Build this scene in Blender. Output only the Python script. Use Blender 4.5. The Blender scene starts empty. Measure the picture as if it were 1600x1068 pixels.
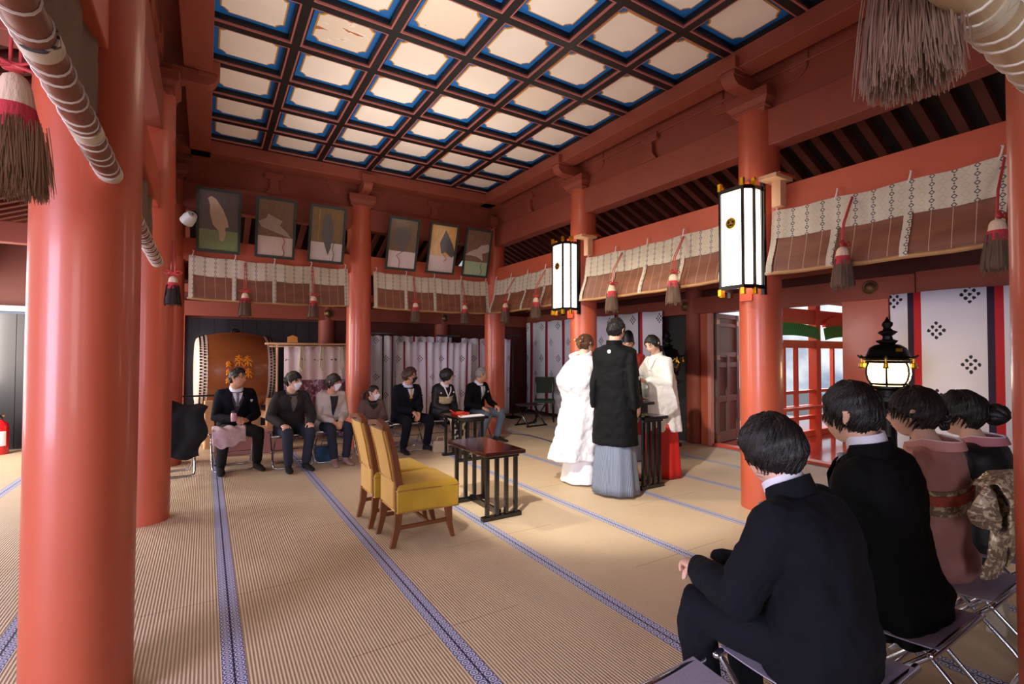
import bpy, math, random
from mathutils import Vector, Matrix
PI = math.pi
random.seed(7)
SC = bpy.context.scene
COL = SC.collection
V = Vector

def srgb(h):
    if isinstance(h, (tuple, list)): return tuple(h)[:3]
    h = h.lstrip('#'); o = []
    for i in (0, 2, 4):
        c = int(h[i:i+2], 16)/255
        o.append(c/12.92 if c <= .04045 else ((c+.055)/1.055)**2.4)
    return tuple(o)

# ------------------------------------------------------------------ materials
class NT:
    """tiny node-tree helper"""
    def __init__(s, m):
        m.use_nodes = True; s.t = m.node_tree; s.t.nodes.clear()
        s.out = s.n('ShaderNodeOutputMaterial'); s.b = s.n('ShaderNodeBsdfPrincipled')
        s.l(s.b.outputs[0], s.out.inputs[0])
    def n(s, k, **kw):
        x = s.t.nodes.new(k)
        for a, b in kw.items(): setattr(x, a, b)
        return x
    def l(s, a, b): s.t.links.new(a, b)
    def put(s, sock, v):
        if isinstance(v, bpy.types.NodeSocket): s.l(v, sock)
        else: sock.default_value = v
    def m(s, op, a, b=None, c=None):
        x = s.n('ShaderNodeMath', operation=op)
        s.put(x.inputs[0], a)
        if b is not None: s.put(x.inputs[1], b)
        if c is not None: s.put(x.inputs[2], c)
        return x.outputs[0]
    def mix(s, f, a, b):
        x = s.n('ShaderNodeMix', data_type='RGBA')
        s.put(x.inputs[0], f)
        for i, v in ((6, a), (7, b)):
            if isinstance(v, bpy.types.NodeSocket): s.l(v, x.inputs[i])
            else: x.inputs[i].default_value = (*srgb(v), 1)
        return x.outputs[2]
    def coord(s, kind='Object', scale=(1, 1, 1)):
        t = s.n('ShaderNodeTexCoord'); mp = s.n('ShaderNodeMapping')
        mp.inputs['Scale'].default_value = scale
        s.l(t.outputs[kind], mp.inputs[0]); return mp.outputs[0]
    def xyz(s, kind='Object'):
        if kind == 'World': o = s.n('ShaderNodeNewGeometry').outputs['Position']
        else: o = s.n('ShaderNodeTexCoord').outputs[kind]
        x = s.n('ShaderNodeSeparateXYZ'); s.l(o, x.inputs[0]); return x.outputs
    def noise(s, scale=5, detail=3, vec=None, dist=0):
        x = s.n('ShaderNodeTexNoise'); x.inputs['Scale'].default_value = scale
        x.inputs['Detail'].default_value = detail; x.inputs['Distortion'].default_value = dist
        if vec is not None: s.l(vec, x.inputs[0])
        return x.outputs[0]
    def bump(s, h, st=.3, d=.01):
        x = s.n('ShaderNodeBump'); x.inputs['Strength'].default_value = st
        x.inputs['Distance'].default_value = d; s.l(h, x.inputs['Height'])
        s.l(x.outputs[0], s.b.inputs['Normal'])
    def set(s, **kw):
        for k, v in kw.items():
            s.put(s.b.inputs[k.replace('_', ' ')], (*srgb(v), 1) if k in ('Base_Color', 'Emission_Color') and not isinstance(v, bpy.types.NodeSocket) else v)

MC = {}
def mat(name, col='#888888', rough=.55, metal=0, var=.12, vs=6, bump=.0, bs=60, stretch=(1, 1, 1), coat=0, emit=0, ecol=None, alpha=1, spec=.5, sheen=0):
    if name in MC: return MC[name]
    m = bpy.data.materials.new(name); t = NT(m); c = srgb(col)
    vec = t.coord('Object', stretch)
    n = t.noise(vs, 4, vec)
    lo = tuple(max(0, x*(1-var)) for x in c); hi = tuple(min(1, x*(1+var)) for x in c)
    t.set(Base_Color=t.mix(n, lo, hi), Roughness=rough, Metallic=metal)
    t.b.inputs['Specular IOR Level'].default_value = spec
    if coat: t.b.inputs['Coat Weight'].default_value = coat; t.b.inputs['Coat Roughness'].default_value = .12
    if sheen: t.b.inputs['Sheen Weight'].default_value = sheen
    if bump: t.bump(t.noise(bs, 3, vec), bump, .01)
    if emit:
        t.set(Emission_Color=ecol or col, Emission_Strength=emit)
    if alpha < 1: t.b.inputs['Alpha'].default_value = alpha
    MC[name] = m
    return m

RED = mat('vermilion_lacquer', '#b85539', .42, var=.13, vs=2.2, bump=.06, bs=9, coat=.25)
REDD = mat('aged_vermilion_timber', '#8c4331', .6, var=.16, vs=3, bump=.1, bs=14)
REDB = mat('bright_orange_timber', '#d2502c', .5, var=.1, vs=3)
BLK = mat('black_lacquer', '#0d0b0c', .22, var=.2, coat=.4)
BLKW = mat('black_stained_timber', '#16151a', .5, var=.3, vs=4, stretch=(8, 8, .4))
CHROME = mat('chromed_tube', '#c9ccd4', .22, metal=1, var=.05)
GOLD = mat('gilt_metal', '#d8a928', .3, metal=.85, var=.15)
BRONZE = mat('dark_bronze', '#1b1a17', .42, metal=.7, var=.3, bump=.2)
LWOOD = mat('pale_cypress_wood', '#e0b184', .6, var=.12, vs=3, stretch=(10, 10, 1))
WHITE = mat('white_cloth', '#e9e8ee', .8, var=.03, bump=.1, bs=200)
ROPE = mat('white_cord', '#d9cfc2', .8, var=.1)
REDCORD = mat('red_silk_cord', '#b8383a', .6, var=.15)

# ------------------------------------------------------------------ mesh builder
class MB:
    def __init__(s): s.v = []; s.f = []; s.mi = []; s.cur = 0
    def add(s, vs, fs):
        o = len(s.v); s.v += [tuple(p) for p in vs]
        for f in fs: s.f.append(tuple(i+o for i in f)); s.mi.append(s.cur)
    def box(s, c, sz, rz=0, mx=None, taper=1):
        x, y, z = sz[0]/2, sz[1]/2, sz[2]/2
        P = [V((a*x*(taper if d > 0 else 1), b*y*(taper if d > 0 else 1), d*z)) for d in (-1, 1) for a, b in ((-1, -1), (1, -1), (1, 1), (-1, 1))]
        R = mx if mx is not None else Matrix.Rotation(rz, 3, 'Z')
        s.add([R @ p + V(c) for p in P], [(3, 2, 1, 0), (4, 5, 6, 7), (0, 1, 5, 4), (1, 2, 6, 5), (2, 3, 7, 6), (3, 0, 4, 7)])
        return s
    def b2(s, a, b):
        return s.box([(a[i]+b[i])/2 for i in range(3)], [abs(b[i]-a[i]) for i in range(3)])
    def rings(s, R, caps=True, close=True):
        n = len(R[0]); vs = [p for r in R for p in r]; fs = []
        for i in range(len(R)-1):
            for j in range(n if close else n-1):
                k = (j+1) % n
                fs.append((i*n+j, i*n+k, (i+1)*n+k, (i+1)*n+j))
        if caps:
            fs.append(tuple(range(n-1, -1, -1))); fs.append(tuple((len(R)-1)*n+i for i in range(n)))
        s.add(vs, fs); return s
    def tube(s, pts, rad, n=12, ref=None, rnd=True, sup=2.):
        P = [V(p) for p in pts]; L = len(P)
        if not isinstance(rad, (list, tuple)): rad = [rad]*L
        rad = [r if isinstance(r, (list, tuple)) else (r, r) for r in rad]
        T = []
        for i in range(L):
            t = (P[min(i+1, L-1)]-P[max(i-1, 0)])
            T.append(t.normalized() if t.length > 1e-9 else V((0, 0, 1)))
        if rnd:
            a, b = rad[0], rad[-1]; ra, rb = min(a), min(b)
            P = [P[0]-T[0]*ra*.75, P[0]-T[0]*ra*.45]+P+[P[-1]+T[-1]*rb*.45, P[-1]+T[-1]*rb*.75]
            rad = [(a[0]*.35, a[1]*.35), (a[0]*.8, a[1]*.8)]+list(rad)+[(b[0]*.8, b[1]*.8), (b[0]*.35, b[1]*.35)]
            T = [T[0]]*2+T+[T[-1]]*2
        ref = V(ref) if ref is not None else (V((1, 0, 0)) if abs(T[0].x) < .8 else V((0, 1, 0)))
        R = []; A = ref
        for p, t, r in zip(P, T, rad):
            A2 = A - t*A.dot(t)
            A = A2.normalized() if A2.length > 1e-5 else A
            B = t.cross(A).normalized(); ring = []
            for k in range(n):
                th = 2*PI*k/n; c, q = math.cos(th), math.sin(th)
                if sup != 2.:
                    c = math.copysign(abs(c)**(2/sup), c); q = math.copysign(abs(q)**(2/sup), q)
                ring.append(p+A*(r[0]*c)+B*(r[1]*q))
            R.append(ring)
            if ref is not None: A = A.lerp(ref, .0)
        return s.rings(R)
    def cyl(s, a, b, r0, r1=None, n=24):
        return s.tube([a, b], [r0, r1 if r1 is not None else r0], n, rnd=False)
    def lathe(s, prof, c=(0, 0, 0), n=24, ax='z', wob=0):
        R = []
        for r, z in prof:
            ring = []
            for k in range(n):
                th = 2*PI*k/n; rr = max(r, 1e-4)*(1+wob*math.sin(k*7.3+z*90)*.5)
                p = V((rr*math.cos(th), rr*math.sin(th), z))
                if ax == 'x': p = V((p.z, p.x, p.y))
                if ax == 'y': p = V((p.y, p.z, p.x))
                ring.append(p+V(c))
            R.append(ring)
        return s.rings(R)
    def prism(s, poly, d0, d1, fr=None):
        """poly of 2d points; fr(u, v, w) -> world"""
        fr = fr or (lambda u, v, w: (u, v, w)); n = len(poly)
        s.add([fr(u, v, d0) for u, v in poly]+[fr(u, v, d1) for u, v in poly],
              [tuple(range(n-1, -1, -1)), tuple(range(n, 2*n))]+[(i, (i+1) % n, n+(i+1) % n, n+i) for i in range(n)])
        return s
    def sheet(s, nu, nv, fn, th=0):
        """open grid; th>0 gives it thickness along its normal"""
        g = [[V(fn(i/nu, j/nv)) for j in range(nv+1)] for i in range(nu+1)]
        vs = [p for r in g for p in r]; w = nv+1
        fs = [(i*w+j, (i+1)*w+j, (i+1)*w+j+1, i*w+j+1) for i in range(nu) for j in range(nv)]
        if th:
            nb = []
            for i in range(nu+1):
                for j in range(nv+1):
                    du = g[min(i+1, nu)][j]-g[max(i-1, 0)][j]; dv = g[i][min(j+1, nv)]-g[i][max(j-1, 0)]
                    nn = du.cross(dv); nn = nn.normalized() if nn.length > 1e-12 else V((0, 0, 1))
                    nb.append(g[i][j]-nn*th)
            o = len(vs); vs += nb
            fs += [tuple(reversed([k+o for k in f])) for f in list(fs)]
            bd = [(i*w) for i in range(nu+1)]+[nu*w+j for j in range(1, nv+1)]+[i*w+nv for i in range(nu-1, -1, -1)]+[j for j in range(nv-1, 0, -1)]
            for a, b in zip(bd, bd[1:]+bd[:1]): fs.append((a, a+o, b+o, b))
        s.add(vs, fs); return s
    def split(s, name, mats, parent=None, smooth=False, bevel=0):
        """each connected piece becomes a part of its own"""
        p = list(range(len(s.v)))
        def fd(a):
            while p[a] != a: p[a] = p[p[a]]; a = p[a]
            return a
        for f in s.f:
            for k in f[1:]: p[fd(k)] = fd(f[0])
        G = {}
        for i, f in enumerate(s.f): G.setdefault(fd(f[0]), []).append(i)
        out = []
        for fs in G.values():
            m = MB(); ids = sorted({k for i in fs for k in s.f[i]}); mp = {k: q for q, k in enumerate(ids)}
            m.v = [s.v[k] for k in ids]; m.f = [tuple(mp[k] for k in s.f[i]) for i in fs]; m.mi = [s.mi[i] for i in fs]
            out.append(m.build(name, mats, parent, smooth, bevel))
        return out
    def build(s, name, mats, parent=None, smooth=False, bevel=0, loc=None):
        me = bpy.data.meshes.new(name); me.from_pydata(s.v, [], s.f)
        ms = mats if isinstance(mats, (list, tuple)) else [mats]
        for m in ms: me.materials.append(m)
        if len(ms) > 1: me.polygons.foreach_set('material_index', s.mi)
        if smooth:
            me.polygons.foreach_set('use_smooth', [True]*len(me.polygons))
            if smooth != 'all':
                try: me.set_sharp_from_angle(angle=math.radians(38))
                except Exception: pass
        me.validate()
        o = bpy.data.objects.new(name, me); COL.objects.link(o)
        if parent: o.parent = parent
        if loc: o.location = loc
        if bevel:
            b = o.modifiers.new('bev', 'BEVEL'); b.width = bevel; b.segments = 2; b.limit_method = 'ANGLE'
        return o

def thing(name, label, cat, loc=(0, 0, 0), rz=0, group=None):
    o = bpy.data.objects.new(name, None); COL.objects.link(o)
    o.empty_display_size = .1
    o.location = loc; o.rotation_euler = (0, 0, rz); o['label'] = label; o['category'] = cat
    if group: o['group'] = group
    return o
def tag(o, label, cat, group=None):
    o['label'] = label; o['category'] = cat
    if group: o['group'] = group
    return o
def struct(o): o['kind'] = 'structure'; return o
def dup(root, loc=None, rz=None, label=None, group=None):
    r = root.copy(); COL.objects.link(r)
    if loc is not None: r.location = loc
    if rz is not None: r.rotation_euler = (0, 0, rz)
    if label: r['label'] = label
    if group: r['group'] = group
    for ch in list(root.children):
        c = ch.copy(); COL.objects.link(c); c.parent = r
        for g in list(ch.children):
            d = g.copy(); COL.objects.link(d); d.parent = c
    return r
def lerp(a, b, t): return a+(b-a)*t
def smst(t): t = max(0, min(1, t)); return t*t*(3-2*t)
def interp(keys, x):
    if x <= keys[0][0]: return keys[0][1]
    for (a, p), (b, q) in zip(keys, keys[1:]):
        if x <= b: return p+(q-p)*smst((x-a)/(b-a))
    return keys[-1][1]
# ================================================================== THE HALL
GX = (-.42, 1.965, 4.35); GY = (.26, 2.64, 5.15, 7.57)
OX, OXL, OY, OYF = 6.64, -2.81, 9.9, -2.12         # outer rows
CEIL = 4.05

# ---- tatami floor
fm = bpy.data.materials.new('tatami_matting'); t = NT(fm); x, y, z = t.xyz('World')
k = t.m('DIVIDE', t.m('SUBTRACT', x, .127), .918)
kr = t.m('ROUND', k); d = t.m('MULTIPLY', t.m('SUBTRACT', k, kr), .918); ad = t.m('ABSOLUTE', d)
rib = t.m('SINE', t.m('MULTIPLY', x, 2*PI/.0155))
wob = t.noise(3.2, 3, t.coord('Object', (1, 1, 1)))
fine = t.noise(90, 2, t.coord('Object', (1, .25, 1)))
straw = t.mix(wob, '#d3ba9c', '#e2ccae'); straw = t.mix(t.m('MULTIPLY', fine, .30), straw, '#a78f6c')
straw = t.mix(t.m('MULTIPLY', t.m('LESS_THAN', rib, -.45), .33), straw, '#7d674b')
yy = t.m('ADD', y, t.m('MULTIPLY', t.m('MODULO', t.m('ADD', kr, 10), 2), .95))
seam = t.m('LESS_THAN', t.m('ABSOLUTE', t.m('SUBTRACT', t.m('FRACT', t.m('DIVIDE', t.m('ADD', yy, 5.26), 1.9)), .5)), .0012)
straw = t.mix(t.m('MULTIPLY', seam, .7), straw, '#5a4530')
e = t.m('SUBTRACT', ad, .0245)
py = t.m('SUBTRACT', t.m('MODULO', t.m('ADD', y, 10), .041), .0205)
rr = t.m('SQRT', t.m('ADD', t.m('MULTIPLY', e, e), t.m('MULTIPLY', py, py)))
ring = t.m('LESS_THAN', t.m('ABSOLUTE', t.m('SUBTRACT', rr, .0150)), .0032)
dot = t.m('LESS_THAN', rr, .0062)
py2 = t.m('SUBTRACT', .0205, t.m('ABSOLUTE', py)); dia = t.m('LESS_THAN', t.m('ADD', t.m('SUBTRACT', .0215, t.m('ABSOLUTE', e)), py2), .0075)
lt = t.m('MAXIMUM', t.m('MAXIMUM', ring, dot), dia)
edge = t.m('GREATER_THAN', t.m('ABSOLUTE', e), .0212)
heri = t.mix(lt, '#555c90', '#d6d7ea'); heri = t.mix(edge, heri, '#1c1d2c')
inside = t.m('LESS_THAN', ad, .047)
t.set(Base_Color=t.mix(inside, straw, heri), Roughness=.55)
t.b.inputs['Specular IOR Level'].default_value = .35
t.bump(t.m('MULTIPLY', rib, t.m('SUBTRACT', 1, inside)), .35, .004)
struct(MB().b2((-3.2, -2.6, -.06), (OX+.05, OY+.1, 0)).build('floor', fm))
struct(MB().b2((-14, -12, -.16), (20, 20, -.12)).build('floor', mat('grey_stone_paving', '#8d8c8c', .8, var=.2, vs=3)))

# ---- coffered ceiling
CX0, CX1, CY1 = 1.965-2.016, 1.965+2.016, 7.127
ca, cb = 4.032/6, .6394; NX, NY = 6, 10; CY0 = CY1-NY*cb
lat = MB()
bw = .033
for i in range(NX+1):
    X = CX0+ca*i; lat.b2((X-bw, CY0-bw, CEIL), (X+bw, CY1+bw, CEIL+.05))
for j in range(NY+1):
    Y = CY1-cb*j; lat.b2((CX0-bw, Y-bw, CEIL+.001), (CX1+bw, Y+bw, CEIL+.049))
CEILBLK = mat('ceiling_black_lacquer', '#100c0c', .45, var=.2)
PINK = mat('ceiling_rose_moulding', '#a8635d', .5, var=.15)
ceil = struct(lat.build('ceiling', CEILBLK))
struct(MB().b2((CX0-.4, CY0-.4, CEIL+.16), (CX1+.4, CY1+.45, CEIL+.2)).build('ceiling', CEILBLK))
pf = MB()
hx, hy = ca/2-bw, cb/2-bw
def frame(mb, x0, y0, w, za, zb):
    for a, b in (((-x0, -y0, za), (x0, -y0+w, zb)), ((-x0, y0-w, za), (x0, y0, zb)), ((-x0, -y0+w, za), (-x0+w, y0-w, zb)), ((x0-w, -y0+w, za), (x0, y0-w, zb))): mb.b2(a, b)
CREAM = mat('ceiling_cream_paint', '#f4e8da', .5, var=.06, vs=3)
def peel_mat(nm, thr, sc):
    m = bpy.data.materials.new(nm); t = NT(m); v = t.coord('Object', (2.2, 7, 1))
    n = t.noise(sc, 5, v, .6); f = t.m('GREATER_THAN', n, thr)
    e = t.m('GREATER_THAN', n, thr-.035)
    t.set(Base_Color=t.mix(f, t.mix(e, '#ead9c6', '#f6eee4'), '#c06a3e'), Roughness=.7); return m
PEEL = peel_mat('ceiling_peeling_paint', .60, 1.9); STAIN = peel_mat('ceiling_worn_paint', .70, 2.6)
CBLUE = mat('ceiling_blue_paint', '#1467b4', .5, var=.2, vs=3)
CGOLD = mat('ceiling_ochre_line', '#c98f2b', .5, var=.1)
def notch(w, h, c):
    P = []
    for sx, sy in ((1, 1), (-1, 1), (-1, -1), (1, -1)):
        a = [(sx*w, sy*(h-c)), (sx*(w-c*.35), sy*(h-c*.95)), (sx*(w-c*.95), sy*(h-c*.35)), (sx*(w-c), sy*h)]
        if sx*sy < 0: a.reverse()
        P += a
    return P
def make_panel(cream):
    root = thing('ceiling_panel', '', '')
    for kk in ('label', 'category'): del root[kk]
    return root
protos = {}
for key, cm in (('plain', CREAM), ('peel', PEEL), ('stain', STAIN)):
    mb = MB()
    mb.cur = 0; mb.b2((-hx, -hy, .065), (hx, hy, .08))
    mb.cur = 1; mb.prism(notch(hx-.074, hy-.074, .055), .061, .0655)
    mb.cur = 2; mb.prism(notch(hx-.086, hy-.086, .053), .058, .0615)
    mb.cur = 3; frame(mb, hx+.002, hy+.002, .017, .004, .03)
    mb.cur = 4; frame(mb, hx-.012, hy-.012, .018, .02, .065)
    me = mb.build('ceiling_panel', [CBLUE, CGOLD, cm, PINK, CEILBLK], ceil)
    protos[key] = me
first = set()
for i in range(NX):
    for j in range(NY):
        key = 'peel' if (i, j) in ((1, 4),) else 'stain' if (i, j) in ((4, 4), (2, 5), (4, 0)) else 'plain'
        if key not in first: o = protos[key]; first.add(key)
        else: o = protos[key].copy(); COL.objects.link(o)
        o.parent = ceil; o.location = (CX0+ca*(i+.5), CY1-cb*(j+.5), CEIL)
        o.rotation_euler = (0, 0, PI*((i*3+j) % 2)) if key == 'plain' else (0, 0, 0)

# ---- pillars
def bracket_arm(mb, L, w, z0, z1, ang):
    """an arm with quarter-round ends, centred on the pillar"""
    P = []
    h = z1-z0
    for q in range(7):
        a = PI/2*q/6; P.append((L-h*.9+math.sin(a)*h*.9, z0+(1-math.cos(a))*h*.9))
    P = [(-x_, z_) for x_, z_ in P][::-1]+P+[(L, z1), (-L, z1)]
    R = Matrix.Rotation(ang, 3, 'Z')
    mb.prism(P, -w/2, w/2, lambda u, v, w_: R @ V((u, w_, v)))
def make_pillar(r, h):
    root = thing('round_pillar', '', 'pillar')
    MB().lathe([(r, 0), (r, .5), (r*1.005, 1.4), (r*.985, h-.6), (r*.95, h-.02), (r*.93, h)], n=40).build('shaft', RED, root, True)
    c = MB(); c.box((0, 0, h+.04), (.34, .34, .08), taper=1.0)
    c.rings([[V((a*s_, b*s_, zz)) for a, b in ((-1, -1), (1, -1), (1, 1), (-1, 1))] for s_, zz in ((.13, h-.03), (.15, h), (.20, h+.07), (.20, h+.16))])
    c.build('capital', REDD, root, bevel=.006)
    for ang in (0, PI/2):
        a = MB(); bracket_arm(a, .48, .13, h+.15, h+.27, ang)
        for sx in (-1, 1):
            p = Matrix.Rotation(ang, 3, 'Z') @ V((sx*.4, 0, h+.32))
            a.box(p, (.19, .19, .10))
            a.box(p+V((0, 0, -.07)), (.15, .15, .04))
        a.build('bracket_arm', REDD, root, bevel=.005)
    return root
P0 = make_pillar(.178, 3.62)
pil = {(0, 1): 'thick vermilion pillar filling the left foreground beside the rolled blind',
       (0, 2): 'vermilion pillar just behind the big foreground pillar, black coat beyond it',
       (0, 3): 'far left vermilion pillar by the drum, mostly hidden behind the nearer pillar',
       (1, 3): 'vermilion pillar in the back row behind the girl in the brown sweater',
       (2, 3): 'corner vermilion pillar beside the grey haired man',
       (2, 2): 'vermilion pillar behind the bride carrying the farther white lantern',
       (2, 1): 'vermilion pillar carrying the nearer white lantern beside the doorway',
       (1, 0): 'vermilion pillar at the right edge of the picture, nearest the kimono guests',
       (0, 0): 'near corner vermilion pillar outside the left edge holding the rolled blind'}
used = False
for (i, j), lb in pil.items():
    o = P0 if not used else dup(P0); used = True
    o.location = (GX[i], GY[j], 0); o['kind'] = 'structure'; o['label'] = lb; o['group'] = 'vermilion pillars of the inner rows'
def make_opillar(r, h):
    root = thing('outer_pillar', '', 'pillar')
    MB().lathe([(r, 0), (r, h)], n=28).build('shaft', REDD, root, True)
    MB().box((0, 0, h+.05), (.3, .3, .1)).build('capital', REDD, root, bevel=.006)
    return root
Q0 = make_opillar(.15, 2.75)
opil = {(GX[1], OY): 'dark red outer pillar behind the curtain, left of the two at the back wall',
        (GX[2], OY): 'dark red outer pillar at the back wall above the crested curtain, right one',
        (OX, 5.11): 'round outer pillar between the dark recess and the grey panel door',
        (OX, 7.57): 'outer pillar hidden behind the crested curtain on the right wall',
        (OXL, GY[1]): 'outer pillar on the open left side nearest the entrance',
        (OXL, GY[2]): 'outer pillar on the open left side beyond the big pillar',
        (OXL, GY[3]): 'outer pillar on the open left side near the black boarding'}
used = False
for (X, Y), lb in opil.items():
    o = Q0 if not used else dup(Q0); used = True
    o.location = (X, Y, 0); o['kind'] = 'structure'; o['label'] = lb; o['group'] = 'outer pillars'

# ---- beams (part of the setting)
TN = [0]
def trim(a, b, m=None, bevel=.006):
    TN[0] += 1
    return struct(MB().b2(a, b).build('trim_%d' % TN[0], m or REDD, bevel=bevel))
def row_beams(ax, c, s0, s1, inner, up=True):
    """beams over a row of pillars. ax 'x': row runs along X at Y=c. inner = +-1 direction to the nave"""
    def B(o0, o1, z0, z1, m=REDD, bv=.006):
        a, b = c+o0*inner, c+o1*inner; a, b = min(a, b), max(a, b)
        if ax == 'x': trim((s0, a, z0), (s1, b, z1), m, bv)
        else: trim((a, s0, z0), (b, s1, z1), m, bv)
    B(-.075, .075, 2.60, 2.88, RED)       # lower tie beam
    B(-.09, .09, 3.27, 3.60, REDD)        # upper tie beam
    B(-.04, .05, 3.60, 3.92, REDD, 0)     # boarding
    B(-.06, .08, 3.88, 4.02, REDD)        # purlin over the pillars
    B(.22, .44, 3.90, 4.06, REDD)         # moulding under the ceiling edge
    B(-.1, .28, 4.06, 4.12, REDD, 0)
row_beams('x', GY[3], GX[0]-.1, GX[2]+.1, -1)
row_beams('x', GY[0], GX[0]-.1, GX[2]+.1, 1)
row_beams('y', GX[2], GY[0]-.1, GY[3]+.1, -1)
row_beams('y', GX[0], GY[0]-.1, GY[3]+.1, 1)
# mid-bay struts
sk = None
def strut(X, Y, ang):
    TN[0] += 1
    mb = MB(); R = Matrix.Rotation(ang, 3, 'Z')
    P = [(-.11, 3.60), (.11, 3.60), (.055, 3.68), (.05, 3.80), (.12, 3.82), (.12, 3.90), (-.12, 3.90), (-.12, 3.82), (-.05, 3.80), (-.055, 3.68)]
    mb.prism(P, -.10, .10, lambda u, v, w: R @ V((u, w, v))+V((X, Y, 0)))
    struct(mb.build('trim_%d' % TN[0], REDD, bevel=.004))
for j in range(3):
    for X in (GX[0], GX[2]): strut(X, (GY[j]+GY[j+1])/2, PI/2)
for i in range(2):
    strut((GX[i]+GX[i+1])/2, GY[3], 0)

# ---- outer walls
WALL = mat('dark_red_boarding', '#5a241c', .65, var=.2, vs=3, stretch=(1, 1, 6))
BWALL = mat('black_boarding', '#17161c', .4, var=.35, vs=5, stretch=(9, 9, .5), coat=.2)
def plank_wall(a, b, ax, m, name, step=.22):
    mb = MB(); n = max(1, round((b[0 if ax == 'x' else 1]-a[0 if ax == 'x' else 1])/step)); i0 = 0 if ax == 'x' else 1
    for k in range(n):
        p = list(a); q = list(b); L = (b[i0]-a[i0])/n
        p[i0] = a[i0]+L*k+.004; q[i0] = a[i0]+L*(k+1)-.004
        mb.b2(p, q)
    p = list(a); q = list(b); j0 = 1-i0
    mb.b2([a[0]+(.01 if j0 == 0 else 0), a[1]+(.01 if j0 == 1 else 0), a[2]], [b[0]-(.01 if j0 == 0 else 0), b[1]-(.01 if j0 == 1 else 0), b[2]])
    return struct(mb.build(name, m))
plank_wall((GX[0]+.1, OY+.02, 0), (GX[1]-.1, OY+.08, 2.0), 'x', BWALL, 'wall_back')
plank_wall((OXL, OY+.02, 0), (GX[0]-.1, OY+.08, 1.97), 'x', BWALL, 'wall_left')
struct(MB().b2((GX[1]-.1, OY+.02, 0), (OX+.1, OY+.08, 2.0)).build('wall_back', WALL))
struct(MB().b2((OXL, OY+.02, 2.0), (OX+.1, OY+.08, 3.0)).build('wall_back', WALL))
# right wall with the doorway between Y 2.95 and 4.85
struct(MB().b2((OX+.02, 4.95, 0), (OX+.1, OY+.1, 3.0)).build('wall_right', WALL))
struct(MB().b2((OX+.02, 2.9, 2.03), (OX+.1, 4.95, 3.0)).build('wall_right', WALL))
struct(MB().b2((OX+.02, -2.2, 0), (OX+.1, 2.9, 3.0)).build('wall_right', WALL))
struct(MB().b2((.95, OYF-.08, 0), (OX+.1, OYF-.02, 3.0)).build('wall_front', WALL))
# jambs, lintel, nageshi rails
trim((OX-.10, 4.82, 0), (OX+.08, 4.95, 2.03), RED)
trim((OX-.10, 4.77, 0), (OX-.02, 4.83, 2.03), mat('door_edge_rose', '#c98d80', .4, var=.1))
trim((OX-.12, 2.45, 0), (OX+.08, 2.93, 2.05), RED)
trim((OX-.14, 2.2, 2.03), (OX+.06, OY, 2.28), REDD)
trim((OX-.12, -2.1, 2.05), (OX+.04, 2.2, 2.3), REDD)
trim((OX-.10, 2.9, 2.40), (OX+.06, OY, 2.55), REDD)
trim((GX[0]-.1, OY-.14, 2.03), (OX-.1, OY+.06, 2.28), REDD)
trim((OXL, OY-.12, 2.0), (GX[0]-.2, OY+.06, 2.08), mat('whitish_rail', '#b9b4b2', .6))  # this stretch of rail is whitish grey
trim((GX[0]-.1, OY-.14, 2.42), (OX-.1, OY+.06, 2.56), REDD)
trim((GX[0]-.16, OY-.10, 0), (GX[0]+.12, OY+.04, 2.05), RED)
trim((OXL-.08, -2.1, 2.45), (OXL+.08, OY, 2.75), REDD)
# aisle tie beams from inner pillars to outer wall
for Y in (GY[1], GY[2], GY[3]):
    trim((GX[2]+.15, Y-.07, 2.62), (OX+.02, Y+.07, 2.85), REDD)
    trim((OXL, Y-.07, 2.62), (GX[0]-.15, Y+.07, 2.85), REDD)
for X in (GX[1], GX[2]):
    trim((X-.07, GY[3]+.15, 2.62), (X+.07, OY+.02, 2.85), REDD)
trim((GX[0]-.07, GY[3]+.15, 2.62), (GX[0]+.07, OY+.02, 2.85), REDD)
# black dark cabinet-like recess between curtain and outer pillar on right wall
struct(MB().b2((OX-.06, 5.26, 0), (OX+.02, 5.62, 2.02)).build('wall_right', BLKW))

# ---- sloping aisle roofs with rafters
RAFT = mat('red_rafter', '#5e281c', .6, var=.15)
SOFF = mat('dark_roof_boards', '#160c0a', .7, var=.2)
def aisle_roof(ax, c_in, c_out, s0, s1):
    zi, zo = 3.86, 2.86
    def pt(cc, s_, z_): return (s_, cc, z_) if ax == 'x' else (cc, s_, z_)
    so = c_out+(.6 if c_out > c_in else -.6); zo2 = zo-(.6*(zi-zo)/abs(c_out-c_in))
    mb = MB(); mb.add([pt(c_in, s0, zi+.10), pt(c_in, s1, zi+.10), pt(so, s1, zo2+.10), pt(so, s0, zo2+.10), pt(c_in, s0, zi+.14), pt(c_in, s1, zi+.14), pt(so, s1, zo2+.14), pt(so, s0, zo2+.14)],
                      [(0, 1, 2, 3), (7, 6, 5, 4), (0, 4, 5, 1), (1, 5, 6, 2), (2, 6, 7, 3), (3, 7, 4, 0)])
    root = struct(mb.build('ceiling', SOFF))
    L = math.hypot(so-c_in, zi-zo2); ang = math.atan2(zo2-zi, so-c_in)
    r0 = MB().box((0, 0, 0), (L, .075, .09)).build('rafter', RAFT, root)
    n = int((s1-s0)/.2); o = r0
    for k in range(n+1):
        if k: o = r0.copy(); COL.objects.link(o); o.parent = root
        s_ = s0+.05+k*.2
        o.location = pt((c_in+so)/2, s_, (zi+zo2)/2+.045)
        if ax == 'y': o.rotation_euler = (0, -ang, 0)
        else: o.rotation_euler = (0, -ang, PI/2)
aisle_roof('y', GX[2], OX, GY[0]-2.4, OY+.1)
aisle_roof('y', GX[0], OXL, GY[0]-2.4, OY+.1)
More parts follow.
